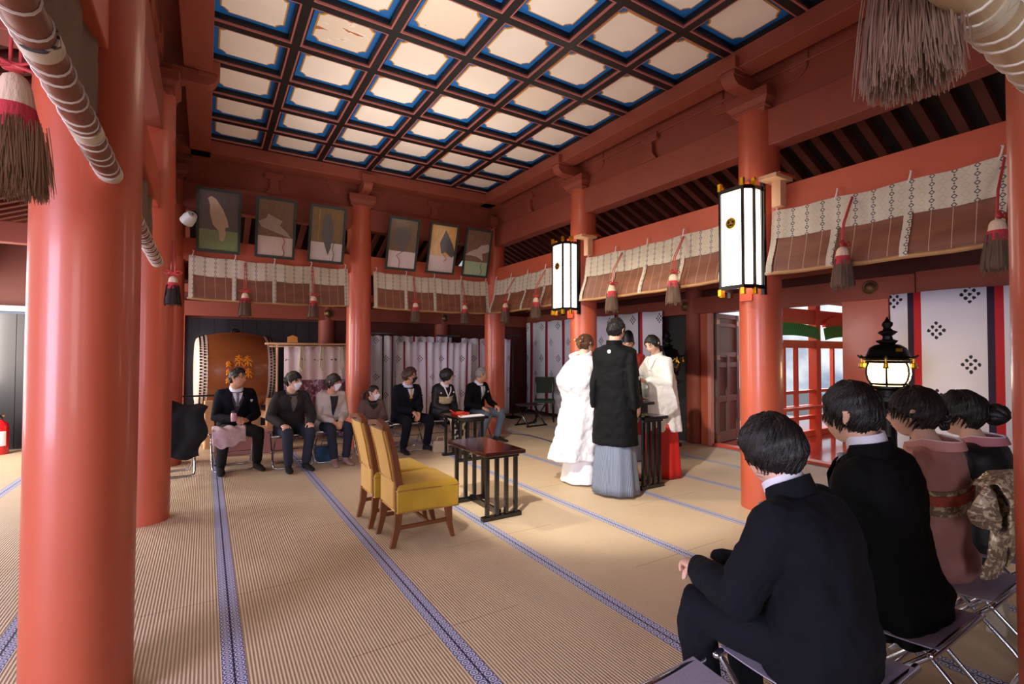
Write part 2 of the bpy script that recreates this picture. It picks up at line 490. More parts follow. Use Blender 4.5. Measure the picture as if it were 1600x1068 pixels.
aisle_roof('x', GY[3], OY, GX[0]-.1, GX[2]+.1)
aisle_roof('x', GY[0], OYF, GX[0]-.1, GX[2]+.1)

# ---- round gilt bosses on the rails
def boss(name_loc, ax, lb):
    mb = MB(); mb.lathe([(0, 0), (.075, 0), (.08, .012), (.07, .02), (.06, .014), (.045, .03), (.03, .045), (.012, .05), (0, .05)], n=24, ax=ax)
    if ax == 'x': mb.v = [(-a, b, c_) for a, b, c_ in mb.v]
    if ax == 'y': mb.v = [(a, -b, c_) for a, b, c_ in mb.v]
    o = mb.build('round_boss', mat('aged_gilt_boss', '#6f5338', .45, metal=.6), smooth=True); o.location = name_loc
    tag(o, lb, 'ornament', 'round bosses on the wall rails')
boss((1.97, OY-.14, 2.16), 'y', 'round metal boss on the back rail just left of the middle back pillar')
boss((4.37, OY-.14, 2.16), 'y', 'round metal boss on the back rail above the crested curtain')
boss((OX-.14, 5.2, 2.16), 'x', 'round metal boss above the outer pillar by the grey door')
boss((OX-.138, 2.62, 2.17), 'x', 'round metal boss right of the doorway above the bronze lantern')

# ---- gallery beyond the doorway
GF = mat('wet_gloss_red_floor', '#a3301c', .12, var=.1, coat=.8)
struct(MB().b2((OX+.02, 2.0, -.06), (11.2, 6.2, .02)).build('floor', GF))
struct(MB().b2((OX+.1, 6.2, 0), (8.0, 6.3, 2.4)).build('wall_gallery', REDD))
struct(MB().b2((OX-.06, 2.93, 0), (OX+.1, 4.8, .035)).build('trim_90', REDB))
struct(MB().b2((OX+.1, 1.9, 2.35), (11.2, 4.8, 2.42)).build('ceiling', REDD))
gw = MB()
GYY = 4.42
for X in (7.05, 8.87, 10.3): gw.b2((X-.07, GYY-.07, 0), (X+.07, GYY+.07, 2.35))
for X in (7.5, 7.9, 8.27, 8.98, 9.46, 9.98): gw.b2((X-.03, GYY-.03, 0), (X+.03, GYY+.03, 1.6))
for zz, hh in ((.02, .1), (.31, .06), (.52, .03), (.75, .05), (1.50, .13), (1.90, .25)): gw.b2((6.9, GYY-.04, zz), (10.4, GYY+.04, zz+hh))
gw.b2((6.9, GYY-.16, .50), (10.4, GYY-.10, .55)); 
for X in (7.2, 8.72, 9.6): gw.b2((X-.03, GYY-.16, 0), (X+.03, GYY-.1, .52))
struct(gw.build('window_1', REDB, bevel=.004))
GRN = bpy.data.materials.new('green_slat_blind'); t = NT(GRN); x, y, z = t.xyz('Object')
t.set(Base_Color=t.mix(t.m('GREATER_THAN', t.m('SINE', t.m('MULTIPLY', x, 110)), .3), '#2f9e3c', '#17662a'), Roughness=.5)
for k, (a, b) in enumerate(((7.12, 8.78), (8.96, 10.25))):
    mb = MB(); L = b-a
    mb.sheet(20, 3, lambda u, v: (a+L*u, GYY-.1-.03*v, 1.90-.20*v-.06*abs(2*u-1)**2), .015)
    tag(mb.build('green_blind', GRN), ('green slatted valance in the gallery nearer the doorway post', 'green slatted valance under the arched gallery beam, farther right')[k], 'blind')
ar = MB(); P = []
for q in range(13): 
    a = PI*q/12; P.append((9.6-.55*math.cos(a), 1.90+.17*math.sin(a)))
ar.prism(P+[(10.2, 2.3), (9.0, 2.3)][:0]+[(10.15, 1.86), (9.05, 1.86)], GYY-.09, GYY-.04, lambda u, v, w: (u, w, v))
struct(ar.build('trim_91', REDB))
struct(MB().b2((11.1, 1.9, 0), (11.2, 4.6, 2.4)).build('wall_gallery', REDB))
# ================================================================== BLINDS, TASSELS, LANTERNS, PICTURES
def brocade():
    m = bpy.data.materials.new('patterned_cream_brocade'); t = NT(m); x, y, z = t.xyz('Object')
    xr = t.m('ABSOLUTE', t.m('SUBTRACT', t.m('FRACT', t.m('DIVIDE', t.m('ADD', x, 5), .118)), .5)); xr = t.m('MULTIPLY', xr, .118)
    zf = t.m('FRACT', t.m('DIVIDE', t.m('ADD', z, 5), .058)); zr = t.m('MULTIPLY', t.m('ABSOLUTE', t.m('SUBTRACT', zf, .5)), .058)
    d = t.m('ADD', xr, zr); dia = t.m('MULTIPLY', t.m('LESS_THAN', d, .0185), t.m('GREATER_THAN', d, .0105))
    dot = t.m('LESS_THAN', t.m('ADD', xr, t.m('SUBTRACT', .029, zr)), .0072)
    f = t.m('MAXIMUM', dia, dot)
    xr2 = t.m('ABSOLUTE', t.m('SUBTRACT', t.m('FRACT', t.m('ADD', t.m('DIVIDE', t.m('ADD', x, 5), .118), .5)), .5)); xr2 = t.m('MULTIPLY', xr2, .118)
    d2 = t.m('ADD', xr2, zr); f2 = t.m('MULTIPLY', t.m('LESS_THAN', d2, .026), t.m('GREATER_THAN', d2, .020))
    base = t.mix(t.noise(7, 4, t.coord('Object')), '#b3a78f', '#cfc4ae')
    base = t.mix(t.m('MULTIPLY', f2, .5), base, '#a8925f')
    t.set(Base_Color=t.mix(f, base, '#3c3a3e'), Roughness=.6); return m
BROC = brocade()
def bamboo():
    m = bpy.data.materials.new('brown_split_bamboo'); t = NT(m); x, y, z = t.xyz('Object')
    ln = t.m('SINE', t.m('MULTIPLY', z, 2*PI/.007)); n = t.noise(2.2, 4, t.coord('Object', (1, 1, 6)), .6)
    base = t.mix(n, '#5d3222', '#9a6042'); base = t.mix(t.m('MULTIPLY', t.m('LESS_THAN', ln, -.3), .35), base, '#3a2018')
    wx = t.m('ADD', x, t.m('MULTIPLY', t.m('SINE', t.m('MULTIPLY', z, 14)), .004))
    th = t.m('LESS_THAN', t.m('ABSOLUTE', t.m('SUBTRACT', t.m('FRACT', t.m('DIVIDE', t.m('ADD', wx, 5), .118)), .5)), .016)
    t.set(Base_Color=t.mix(t.m('MULTIPLY', th, .75), base, '#c9a987'), Roughness=.45); t.bump(ln, .3, .002); return m
BAMB = bamboo()
def blind(L, label, flare=.05, ztop=2.65, zbot=2.10, sag=.012):
    """hangs along local x, its face towards local -y; origin on the floor below"""
    root = thing('bamboo_blind', label, 'blind', group='raised bamboo blinds over the bays')
    H = ztop-zbot
    def P(u, v, off=0):
        x_ = (u-.5)*L
        y_ = -(.105+.02*math.sin(v*2.6)*1+flare*smst((v-.35)/.65)**1.4+.006*math.sin(u*11+v*3)) - off
        z_ = ztop-H*v-sag*math.sin(u*PI*4)**2*(1-v*.5)-sag*1.4*math.sin(u*PI)
        return (x_, y_, z_)
    MB().sheet(44, 14, lambda u, v: P(u, .05+.93*v), .005).build('bamboo_sheet', BAMB, root, True)
    MB().sheet(60, 8, lambda u, v: P(u, .45*v, .008+.004*math.sin(u*47)), .004).build('valance', BROC, root, True)
    mb = MB()
    for k in range(5):
        w = .05/L; a = .001+k*(1-.002-w)/4
        mb.sheet(3, 14, lambda u, v: P(a+w*u, .40+.60*v, .013), .004)
    mb.split('edging_band', BROC, root, True)
    mb = MB(); mb.tube([P(k/16, 1) for k in range(17)], [.017]*17, 10)
    mb.build('bottom_rail', mat('bamboo_rail', '#a87c4c', .45, var=.2), root, True)
    mb = MB()
    for k in range(5):
        p = V(P(.02+.24*k, 0)); mb.tube([p+V((0, .01, .07)), p+V((.012, -.01, .06)), p+V((.004, -.012, .02)), p+V((-.008, -.01, -.02))], .006, 6)
    mb.split('hanging_cord', ROPE, root, True)
    return root, P
def tassel(P, label, s=1, drop=.30, lean=(0, 0), near=False, group='tassels hanging from the blinds', dark='#5b4334'):
    """P: top of the cord (world)"""
    root = thing('silk_tassel', label, 'tassel', (P[0], P[1], P[2]-drop), 0, group)
    rnd = random.Random(int(P[0]*100+P[1]*1000))
    n = 26
    MB().tube([(.012, 0, 0.02), (.012+lean[0]*.15, lean[1]*.15, drop*.45), (.008+lean[0], lean[1], drop)], .005, 6).tube([(-.012, 0, .02), (-.012+lean[0]*.15, lean[1]*.15, drop*.45), (-.008+lean[0], lean[1], drop)], .005, 6).build('cord', REDCORD, root, True)
    kb = MB()
    for a in (-1, 1): kb.tube([(0, -.02, .03), (a*.05*s, -.025, .05), (a*.085*s, -.02, .035), (a*.05*s, -.025, .018), (0, -.02, .03)], .0055, 6)
    kb.tube([(-.02, -.01, .03), (.02, -.01, .03)], .016, 8)
    kb.build('bow', REDCORD, root, True)
    FR = mat('tassel_fibre_'+dark.strip('#')+'_brown', dark, .85, var=.45, vs=30, stretch=(1, 1, .12), bump=.4, bs=90)
    HD = mat('tassel_pale_fibre', '#d2b79c', .85, var=.2, vs=30, stretch=(1, 1, .12), bump=.4, bs=90)
    BD = mat('tassel_red_fibre', '#b4303a', .85, var=.25, vs=30, stretch=(1, 1, .12), bump=.4, bs=90)
    pr = [(.012, .012), (.028, 0), (.040, -.03), (.050, -.09), (.057, -.13), (.063, -.17), (.070, -.21), (.077, -.26), (.080, -.30), (.07, -.33)] if near else [(.012, .012), (.030, .0), (.040, -.02), (.046, -.06), (.052, -.095), (.060, -.13), (.066, -.17), (.074, -.23), (.079, -.285), (.070, -.30)]
    MB().lathe([(r*s, z_*s) for r, z_ in pr[:4]], n=n, wob=.05).build('head', HD, root, True)
    MB().lathe([(r*s*1.015, z_*s) for r, z_ in pr[3:6]], n=n, wob=.05).build('red_band', BD, root, True)
    fb = MB(); fb.lathe([(r*s*(.9 if z_ > -.2 else .25) if near else r*s, z_*s) for r, z_ in pr[4:]], n=n, wob=.10)
    ns = 1700 if near else 46
    for k in range(ns):
        a = rnd.uniform(0, 2*PI); q = rnd.uniform(.86, 1.06) if not near or k % 2 else math.sqrt(rnd.uniform(.02, 1)); w = rnd.uniform(-.25, .25)*(1 if near else .3); e = rnd.uniform(-.33, -.27)-(.04 if near else 0)
        if near and rnd.random() < .04: q *= 1.2
        st = rnd.choice((.052, .058)) if not near else .064; z0 = rnd.uniform(-.12, -.08) if not near else rnd.uniform(-.19, -.13)
        pts = [(st*q*s*math.cos(a)*.97, st*q*s*math.sin(a)*.97, z0*s)]
        for f in (.4, .75, 1):
            r = lerp(st, .080, f)*q*s; aa = a+w*f; pts.append((r*math.cos(aa), r*math.sin(aa), lerp(z0, e, f)*s))
        rr_ = .0013 if near else .006*s
        fb.tube(pts, [rr_, rr_*1.1, rr_, rr_*.5], 3, rnd=False)
    fb.build('fringe', FR, root, True)
    return root
bl = []
for (xa, xb, lb) in ((-.20, 1.77, 'bamboo blind of the back row above the big drum'), (2.15, 4.14, 'rolled-up bamboo blind in the back row above the white crested curtain')):
    b, P = blind(xb-xa, lb, .03); b.location = ((xa+xb)/2, GY[3], 0); bl.append(((xa+xb)/2, GY[3], 0, xb-xa, P, 'x'))
for (ya, yb, lb) in ((7.36, 5.35, 'bamboo blind on the right row farthest back, beside the corner pillar'), (4.96, 2.86, 'bamboo blind on the right row between the two white lanterns'), (2.45, .46, 'bamboo blind on the right row nearest the camera, above the doorway and bronze lantern')):
    b, P = blind(ya-yb, lb, .10, ztop=2.66); b.location = (GX[2], (ya+yb)/2, 0); b.rotation_euler = (0, 0, -PI/2); bl.append((GX[2], (ya+yb)/2, 0, ya-yb, P, 'y'))
tl = [['tassel above the drum, left of the two on the left back blind', 'tassel on the left back blind above the boy in the dark jacket'],
      ['tassel hanging above the man in the black mask', 'tassel on the back blind right beside the corner pillar'],
      ['tassel on the farthest right-row blind next to the corner pillar', 'tassel just left of the farther white lantern'],
      ['tassel just right of the farther white lantern, above the groom', 'tassel between the two lanterns nearer the bigger lantern'],
      ['tassel right of the nearer lantern, above the green gallery blinds', 'tassel at far right against the pillar at the picture edge']]
for (bx, by, _, L, P, ax), ls in zip(bl, tl):
    for fr, lb in zip((.32, .75), ls):
        p = P(fr, .04)
        wp = (bx+p[0], by+p[1]-.03, p[2]) if ax == 'x' else (bx+p[1]-.03, by-p[0], p[2])
        wp = (wp[0] - (.0 if ax == 'x' else .16), wp[1] - (.09 if ax == 'x' else 0), wp[2])
        tassel(wp, lb, .98, .42, (0, .10) if ax == 'x' else (.17, 0))

# near rolled blinds
FAB = mat('weathered_grey_brown_cloth', '#6d5646', .85, var=.3, vs=6, stretch=(1, 1, .3), bump=.5, bs=18)
def roll(L, label, light=False):
    """along local x, origin on the floor under the middle"""
    root = thing('rolled_bamboo_blind', label, 'blind')
    RB = mat('rolled_bamboo_light', '#b29a78', .6, var=.2, vs=14, stretch=(.2, 6, 6)) if light else mat('rolled_bamboo_dark', '#77452f', .5, var=.35, vs=10, stretch=(.3, 8, 8))
    z0 = 2.115; r = .045 if light else .038
    MB().tube([(-L/2+L*k/20, 0, z0) for k in range(21)], [r]*21, 22, rnd=False).build('bamboo_roll', RB, root, True)
    mb = MB(); k = -L/2+.05; i = 0; rd = random.Random(3)
    while k < L/2-.02:
        pts = []
        for q in range(17):
            a = 2*PI*q/16; pts.append((k+.035*math.sin(a*.5), (r+.002)*math.cos(a), z0+(r+.002)*math.sin(a)))
        mb.tube(pts, .0035, 5, rnd=False); i += 1; k += (.055 if i % 2 else .10)+rd.uniform(-.008, .008)
    mb.split('binding_cord', ROPE, root, True)
    mb = MB()
    for xx in (-L/2+.01, -L/2*.52, L*.02, L/2*.55, L/2-.02): mb.cyl((xx-.028, 0, z0), (xx+.028, 0, z0), r+.005, n=24)
    mb.split('cloth_band', BROC, root, True)
    MB().sheet(30, 10, lambda u, v: ((u-.5)*L, .045+.012*math.sin(u*60+v*4)*v+.01*math.sin(u*23), z0+.05+(2.62-z0-.05)*v), .006).build('hanging_cloth', FAB, root, True)
    return root
R1 = roll(2.05, 'dark rolled bamboo blind crossing in front of the big left pillar'); R1.location = (-.335, 1.47, 0); R1.rotation_euler = (0, 0, PI/2)
R2 = roll(1.9, 'rolled blind between the big left pillar and the one behind it'); R2.location = (-.335, 3.78, 0); R2.rotation_euler = (0, 0, PI/2)
R3 = roll(2.0, 'pale rolled blind cutting the top right corner overhead', True); R3.location = (.80, .335, 0)
tassel((-.53, 2.16, 2.50), 'large frayed tassel at top left beside the big pillar', 1.05, .22, (0, 0), True, 'large tassels near the camera', '#8a6a50')
tassel((1.265, .43, 2.61), 'large frayed tassel at the top right corner', 1.05, .26, (0, 0), True, 'large tassels near the camera', '#8a6c5a')
tassel((-.22, 4.55, 2.26), 'small dark tassel between the two left pillars', .7, .28, (0, 0), False, 'tassels hanging from the blinds', '#2b1b18')

# ---- white wall lanterns on the pillars
PAPER = mat('glowing_white_paper', '#fff8f0', .6, var=.02, emit=3.2, ecol='#fff1e2')
def lantern():
    root = thing('paper_lantern', '', 'lantern', group='white lanterns on the right row')
    pl = [(-.16, -.04), (-.16, -.15), (-.11, -.24), (.11, -.24), (.16, -.15), (.16, -.04)]
    z0, z1 = 1.985, 2.86
    mb = MB(); mb.prism([(a*.97, b*.97-.0) for a, b in pl], z0+.02, z1-.01); mb.build('paper_shade', PAPER, root)
    f = MB()
    for a, b in pl: f.box((a, b, (z0+z1)/2), (.020, .020, z1-z0+.02))
    for zz in (z0+.005, z1):
        for p, q in zip(pl, pl[1:]):
            d_ = V((q[0]-p[0], q[1]-p[1], 0)); f.box(((p[0]+q[0])/2, (p[1]+q[1])/2, zz), (d_.length+.01, .022, .035), math.atan2(d_.y, d_.x))
    for sx in (-1, 1): f.box((sx*.165, -.02, (z0+z1)/2), (.03, .04, 1.0))
    f.build('frame', BLK, root)
    g = MB()
    for a, b in pl[1:5]:
        g.box((a, b, z1+.045), (.032, .032, .07)); g.box((a, b, z0-.035), (.036, .036, .06))
    g.split('gilt_cap', GOLD, root, bevel=.003)
    e = MB(); e.lathe([(0, 0), (.048, 0), (.050, .006), (0, .008)], c=(0, -.252, 2.56), n=28, ax='y'); e.build('crest', GOLD, root, True)
    k = MB()
    for q in range(3):
        a0 = 2*PI*q/3+.4; pts = []; rr_ = []
        for s_ in range(9):
            f_ = s_/8; a = a0+f_*2.2; R_ = .018+.020*f_
            pts.append((R_*math.cos(a), -.2535, 2.56+R_*math.sin(a))); rr_.append(.0085*(1-f_)+.0012)
        k.tube(pts, rr_, 6)
    k.split('comma_mark', BLK, root, True)
    w_ = MB()
    for dz in (-.028, 0, .028):
        for p, q in zip(pl[1:4], pl[2:5]):
            w_.tube([(p[0]*1.01, p[1]*1.012, 2.585+dz), (q[0]*1.01, q[1]*1.012, 2.585+dz)], .0014, 4, rnd=False)
    for dx in (-.035, 0, .035): w_.tube([(dx, -.2445, 2.44), (dx, -.2445, 2.70)], .0014, 4, rnd=False)
    w_.build('pattern_line', BLK, root)
    MB().box((0, -.01, 1.93), (.12, .05, .10)).box((0, -.015, 2.93), (.10, .06, .06)).build('mount', REDB, root, bevel=.003)
    return root
LA = lantern(); LA.location = (GX[2]-.16, 2.66, 0); LA.rotation_euler = (0, 0, -PI/2)
LA['label'] = 'larger nearer white paper lantern on the vermilion pillar by the doorway'
LB = dup(LA, (GX[2]-.16, 5.20, 0), -PI/2, 'smaller farther white paper lantern on the pillar behind the bride')
# pale timber hangers beside each lantern
def hanger():
    root = thing('timber_hanger', '', 'bracket', group='pale timber hangers on the tie beam')
    MB().box((0, 0, 0), (.09, .08, .22)).build('block', LWOOD, root, bevel=.003)
    MB().box((-.05, 0, .125), (.26, .16, .035)).build('top_plate', LWOOD, root, bevel=.003)
    MB().box((.02, .0, .155), (.24, .14, .025)).build('red_cap', REDB, root)
    return root
H0 = hanger(); H0.location = (GX[2]-.125, 2.385, 2.79); H0['label'] = 'pale timber hanger on the beam right of the nearer lantern'
dup(H0, (GX[2]-.125, 4.90, 2.79), 0, 'pale timber hanger on the beam right of the farther lantern')

# ---- painted bird panels over the back row
PFR = mat('verdigris_dark_frame', '#26302c', .5, var=.35, vs=12)
def picture(x, label, up, low, birdcol, poly, extra=(), lowf=.36, up2=None):
    root = thing('bird_painting', label, 'painting', (x, 7.40, 2.70), 0, 'bird paintings above the back blinds')
    M = Matrix.Rotation(math.radians(16), 3, 'X')
    def F(u, v, w): p = M @ V((u, -w, v)); return p
    W, H = .49, .80
    UP = mat('painting_ground_'+up.strip('#'), up, .35, var=.35, vs=14, stretch=(3, 1, .5), coat=.5)
    LO = mat('painting_base_'+low.strip('#'), low, .4, var=.15, vs=14, stretch=(3, 1, .4), coat=.4)
    BI = mat('painted_bird_'+birdcol.strip('#'), birdcol, .5, var=.2, vs=20, coat=.3)
    mb = MB()
    def bx(a, b, c_, d_, w0, w1): mb.prism([(a, b), (c_, b), (c_, d_), (a, d_)], w0, w1, F)
    bx(-W/2, 0, W/2, .035, 0, .03); bx(-W/2, H-.035, W/2, H, 0, .03); bx(-W/2, .035, -W/2+.03, H-.035, 0, .03); bx(W/2-.03, .035, W/2, H-.035, 0, .03)
    for k in range(4): bx(-W/2-.006, .1+k*.2, -W/2+.02, .115+k*.2, 0, .034); bx(W/2-.02, .1+k*.2, W/2+.006, .115+k*.2, 0, .034)
    mb.build('frame', PFR, root)
    mb = MB(); mb.cur = 0; bx(-W/2+.02, H*lowf, W/2-.02, H-.02, 0, .012); mb.cur = 1; bx(-W/2+.02, .02, W/2-.02, H*lowf, 0, .012)
    mb.cur = 2; mb.prism([(a*.56, b*.76+.02) for a, b in poly], .012, .015, F)
    mb.build('painted_panel', [UP, LO, BI], root)
    if extra:
        for col, pts in extra:
            e = MB(); e.tube([F(a*.44, b*.76+.02, .016) for a, b in pts], .005, 5); e.build('painted_cord' if col != '#b98b2a' else 'painted_stripe', mat('painted_line_'+col.strip('#'), col, .5), root, True)
    return root
hawk = [(-.22, .86), (-.16, .90), (-.06, .86), (.08, .70), (.17, .52), (.19, .42), (.12, .40), (.14, .30), (.10, .18), (.02, .18), (0, .34), (-.12, .44), (-.18, .62), (-.18, .76)]
flying = [(-.42, .68), (-.36, .60), (-.22, .66), (-.18, .74), (0, .68), (.14, .64), (.08, .56), (.26, .44), (.34, .36), (.22, .38), (.04, .42), (-.12, .46), (-.30, .50), (-.36, .56)]
perch = [(-.02, .88), (.06, .84), (.12, .72), (.16, .56), (.12, .40), (.10, .26), (.04, .12), (-.02, .24), (-.10, .42), (-.14, .52), (-.10, .68), (-.12, .76)]
wide = [(-.30, .60), (-.20, .78), (0, .86), (.18, .82), (.22, .66), (.14, .50), (.10, .38), (0, .34), (-.12, .42), (-.22, .50)]
dive = [(-.1, .62), (.05, .90), (.30, .62), (.42, .40), (.30, .34), (.10, .44), (-.02, .40)]
low = [(-.40, .44), (-.20, .54), (0, .60), (.10, .68), (.36, .72), (.40, .56), (.16, .50), (.22, .34), (.02, .42), (-.20, .44)]
cordp = [(.05, .34), (.10, .26), (.04, .18), (.10, .10), (.06, .02)]
picture(.12, 'bird painting farthest left, white hawk perched over a green base', '#4e3a30', '#73814e', '#b39a80', hawk)
picture(.78, 'second bird painting from the left, pale bird leaning over a white base', '#6b5034', '#c4b0a2', '#9a8678', flying, [('#8c3a36', [(.2, .36), (.26, .28), (.2, .18), (.26, .08), (.22, .02)])])
picture(1.44, 'third bird painting from the left, dark grey perched bird beside the pillar', '#76582c', '#c6bab4', '#55504e', perch, [('#b98b2a', [(-.26, .96), (-.27, .40)]), ('#5c4c3e', [(.24, .42), (.18, .26), (.24, .14), (.2, .02)])])
picture(2.55, 'bird painting right of the middle pillar, grey bird with a looped red cord', '#6e563f', '#d2c4c2', '#5f5552', wide, [('#a03a44', [(-.12, .40), (-.02, .34), (-.2, .26), (-.1, .2), (-.06, .14), (-.08, .02)])])
picture(3.21, 'shining gold bird painting, second from the right end', '#cf9c4c', '#cdb9b5', '#4a4444', dive, [('#9c6a5c', [(0, .42), (.1, .36), (.2, .3), (.1, .24)])])  # bright gold of this ground carries the panel's shine as colour
picture(3.84, 'bird painting at the right end, brown bird over a pale green base', '#775745', '#9cb08c', '#b3a498', low, [('#5c4c3e', [(.24, .3), (.2, .2), (.28, .12), (.24, .04)])], .32)

# ---- ceiling-mounted spotlight on the left pillar row
t_ = thing('spotlight', 'small white round spotlight beside the hawk painting at left', 'light', (-.16, 7.15, 3.1))
MB().lathe([(.0, 0), (.055, 0), (.075, -.06), (.08, -.14), (.07, -.14), (.05, -.05), (0, -.04)], n=24).build('shade', mat('white_enamel', '#dfe3e3', .35), t_, True).rotation_euler = (math.radians(55), 0, math.radians(35))
MB().tube([(0, 0, 0), (-.04, .15, .06), (-.10, .28, .06)], .012, 8).build('arm', BLK, t_, True)
# ================================================================== DRUM, CURTAINS, FURNITURE
KEY = mat('zelkova_drum_wood', '#8a4c26', .32, var=.3, vs=4, stretch=(.4, 3, 3), coat=.3)
t_ = thing('taiko_drum', 'huge wooden barrel drum with gold writing behind the seated man', 'drum', (.40, 9.0, 1.12), math.radians(3))
MB().lathe([(.52, -.50), (.565, -.38), (.605, -.2), (.62, 0), (.605, .2), (.565, .38), (.52, .50)], n=64, ax='x').build('barrel', KEY, t_, 'all')
SKIN_D = mat('pale_drum_hide', '#e2cdbf', .55, var=.08)
for sx in (-1, 1):
    MB().lathe([(0, sx*.535), (.44, sx*.545), (.50, sx*.53), (.528, sx*.50), (.565, sx*.40), (.558, sx*.40), (.52, sx*.49), (0, sx*.50)], n=64, ax='x').build('drum_head', SKIN_D, t_, True)
mb = MB()
for sx in (-1, 1):
    for q in range(72):
        a = 2*PI*q/72; 
        for k_, (rr_, xx) in enumerate(((.535, .49), (.555, .44))):
            aa = a+k_*PI/72; mb.box((sx*xx, rr_*math.cos(aa), rr_*math.sin(aa)), (.022, .026, .026), mx=Matrix.Rotation(aa, 3, 'X'))
mb.build('tack_row', BLK, t_)['kind'] = 'stuff'
MB().lathe([(0, 0), (.06, 0), (.055, .02), (.02, .03), (0, .03)], c=(0, 0, .612), n=20).tube([(.06*math.cos(a*PI/6), -.02+.02*math.sin(a), .625+.06*math.sin(a*PI/6)-.02) for a in range(13)], .009, 6).build('ring_handle', BRONZE, t_, True)
# gold brushed characters on the barrel side facing the hall
mb = MB()
def strk(pts, r=.012):
    mb.tube([(x_-.02, -math.sqrt(max(.01, (.622-.35*x_*x_*.45)**2-z_*z_))-.001, z_) for x_, z_ in pts], [r*.6, r, r*.5] if len(pts) == 3 else [r, r*.5], 6)
def glyph(cx, cz, s_):
    for pts in ([(-.5, .7), (0, .75), (.5, .8)], [(-.6, .35), (0, .4), (.6, .42)], [(0, 1), (-.1, .5), (-.7, -.1)], [(.05, .5), (.3, .2), (.8, -.1)], [(-.35, .05), (0, .08), (.35, .1)], [(0, .3), (0, -.4), (0, -.9)], [(-.4, -.35), (0, -.3), (.4, -.28)], [(-.6, -.9), (-.4, -.6), (-.3, -.4)], [(.6, -.9), (.45, -.6), (.3, -.4)]):
        strk([(cx+a*s_, cz+b*s_) for a, b in pts], .013)
glyph(.02, .17, .085); glyph(.13, .16, .085); glyph(.14, -.02, .075); glyph(.02, -.05, .08); glyph(-.12, .12, .045); glyph(-.12, .0, .045); glyph(-.12, -.12, .045)
mb.build('gold_writing', mat('gold_leaf_writing', '#e08a22', .4, metal=.3), t_, True)
st = thing('drum_stand', 'timber stand carrying the big drum', 'stand', (.40, 9.0, 0), math.radians(9))
for sx in (-1, 1):
    MB().box((sx*.42, -.42, .35), (.12, .10, .70)).box((sx*.42, .42, .35), (.12, .10, .70)).build('post', LWOOD, st, bevel=.006)
    mb = MB(); mb.box((sx*.42, 0, .10), (.10, .95, .12)).box((sx*.42, 0, .42), (.10, .80, .12)); mb.build('cross_rail', LWOOD, st, bevel=.005)
MB().box((0, -.42, .22), (.75, .06, .10)).box((0, .42, .22), (.75, .06, .10)).build('long_rail', LWOOD, st, bevel=.005)

# wooden rail with plaque and short curtain
rl = thing('curtain_rack', 'bare wooden rack holding the white and purple curtain beside the drum', 'rack', (1.5, 8.42, 0))
MB().tube([(-.72, 0, 1.55), (.75, 0, 1.55)], .018, 10).tube([(-.66, .03, 1.51), (.75, .03, 1.51)], .012, 8).build('top_pole', LWOOD, rl, True)
MB().tube([(-.55, .06, 0), (-.55, .06, 1.54)], .018, 8).tube([(.68, .06, 0), (.68, .06, 1.54)], .018, 8).build('upright', LWOOD, rl, True)
MB().box((-.55, .06, .02), (.08, .4, .04)).box((.68, .06, .02), (.08, .4, .04)).build('foot', LWOOD, rl, bevel=.005)
pq = MB().prism([(-.075, 0), (.075, 0), (.07, .085), (0, .115), (-.07, .085)], -.012, .012, lambda u, v, w: (u, w, v)).build('votive_plaque', mat('orange_wood_plaque', '#e09a3c', .5, emit=0)); pq.location = (1.16, 8.42, 1.572)
tag(pq, 'small five sided orange wooden plaque on the curtain rack beside the drum', 'plaque')
m_ = bpy.data.materials.new('white_and_purple_curtain'); t = NT(m_); x, y, z = t.xyz('Object')
n = t.noise(14, 4, t.coord('Object', (1, 1, .7)), 1.5)
up = t.mix(t.m('MULTIPLY', t.m('GREATER_THAN', n, .68), .0), '#e8d6d4', '#e8d6d4')
fx = t.m('ABSOLUTE', t.m('SUBTRACT', t.m('FRACT', t.m('DIVIDE', x, .25)), .5)); fz = t.m('ABSOLUTE', t.m('SUBTRACT', z, 1.30))
bird = t.m('MULTIPLY', t.m('LESS_THAN', t.m('ADD', t.m('MULTIPLY', fx, .25), t.m('MULTIPLY', fz, 3)), .075), t.m('GREATER_THAN', n, .50))
up = t.mix(bird, up, '#4c4048')
dn = t.mix(t.m('GREATER_THAN', n, .56), '#7d4f66', '#c9b4c4')
t.set(Base_Color=t.mix(t.m('GREATER_THAN', z, .98), dn, up), Roughness=.7)
def pleat(L, z0, z1, pl, amp, nu=None, nv=10, seed=0, hang=1):
    rd = random.Random(seed); ph = rd.uniform(0, 6); n_ = nu or int(L*60)
    return lambda u, v: ((u-.5)*L*(1-.02*v*hang), amp*(.6+.4*v)*math.sin(u*pl*2*PI+ph+.7*math.sin(u*7+v*2))+amp*.5*math.sin(u*pl*.37*2*PI+v*3), z1+(z0-z1)*v+.008*math.sin(u*pl*2*PI)), n_, nv
f, a, b = pleat(1.25, .06, 1.50, 8, .022, seed=4)
cu = MB().sheet(a, b, f, .003).build('short_curtain', m_, None, 'all'); cu.location = (1.66, 8.36, 0)
tag(cu, 'white and purple curtain with bird pattern hanging beside the drum', 'curtain')
mb = MB()
for k, xx in enumerate((1.28, 1.58, 1.88, 2.12)):
    mb.tube([(xx-.02, 8.28, 1.50), (xx-.035, 8.27, 1.2), (xx, 8.265, 1.12), (xx+.035, 8.27, 1.2), (xx+.01, 8.28, 1.50)], .011, 6)
tag(mb.build('cord_loop', mat('pale_green_cord', '#c9c79a', .7), smooth=True), 'pale green cord loops hanging over the white and purple curtain', 'cord')['kind'] = 'stuff'

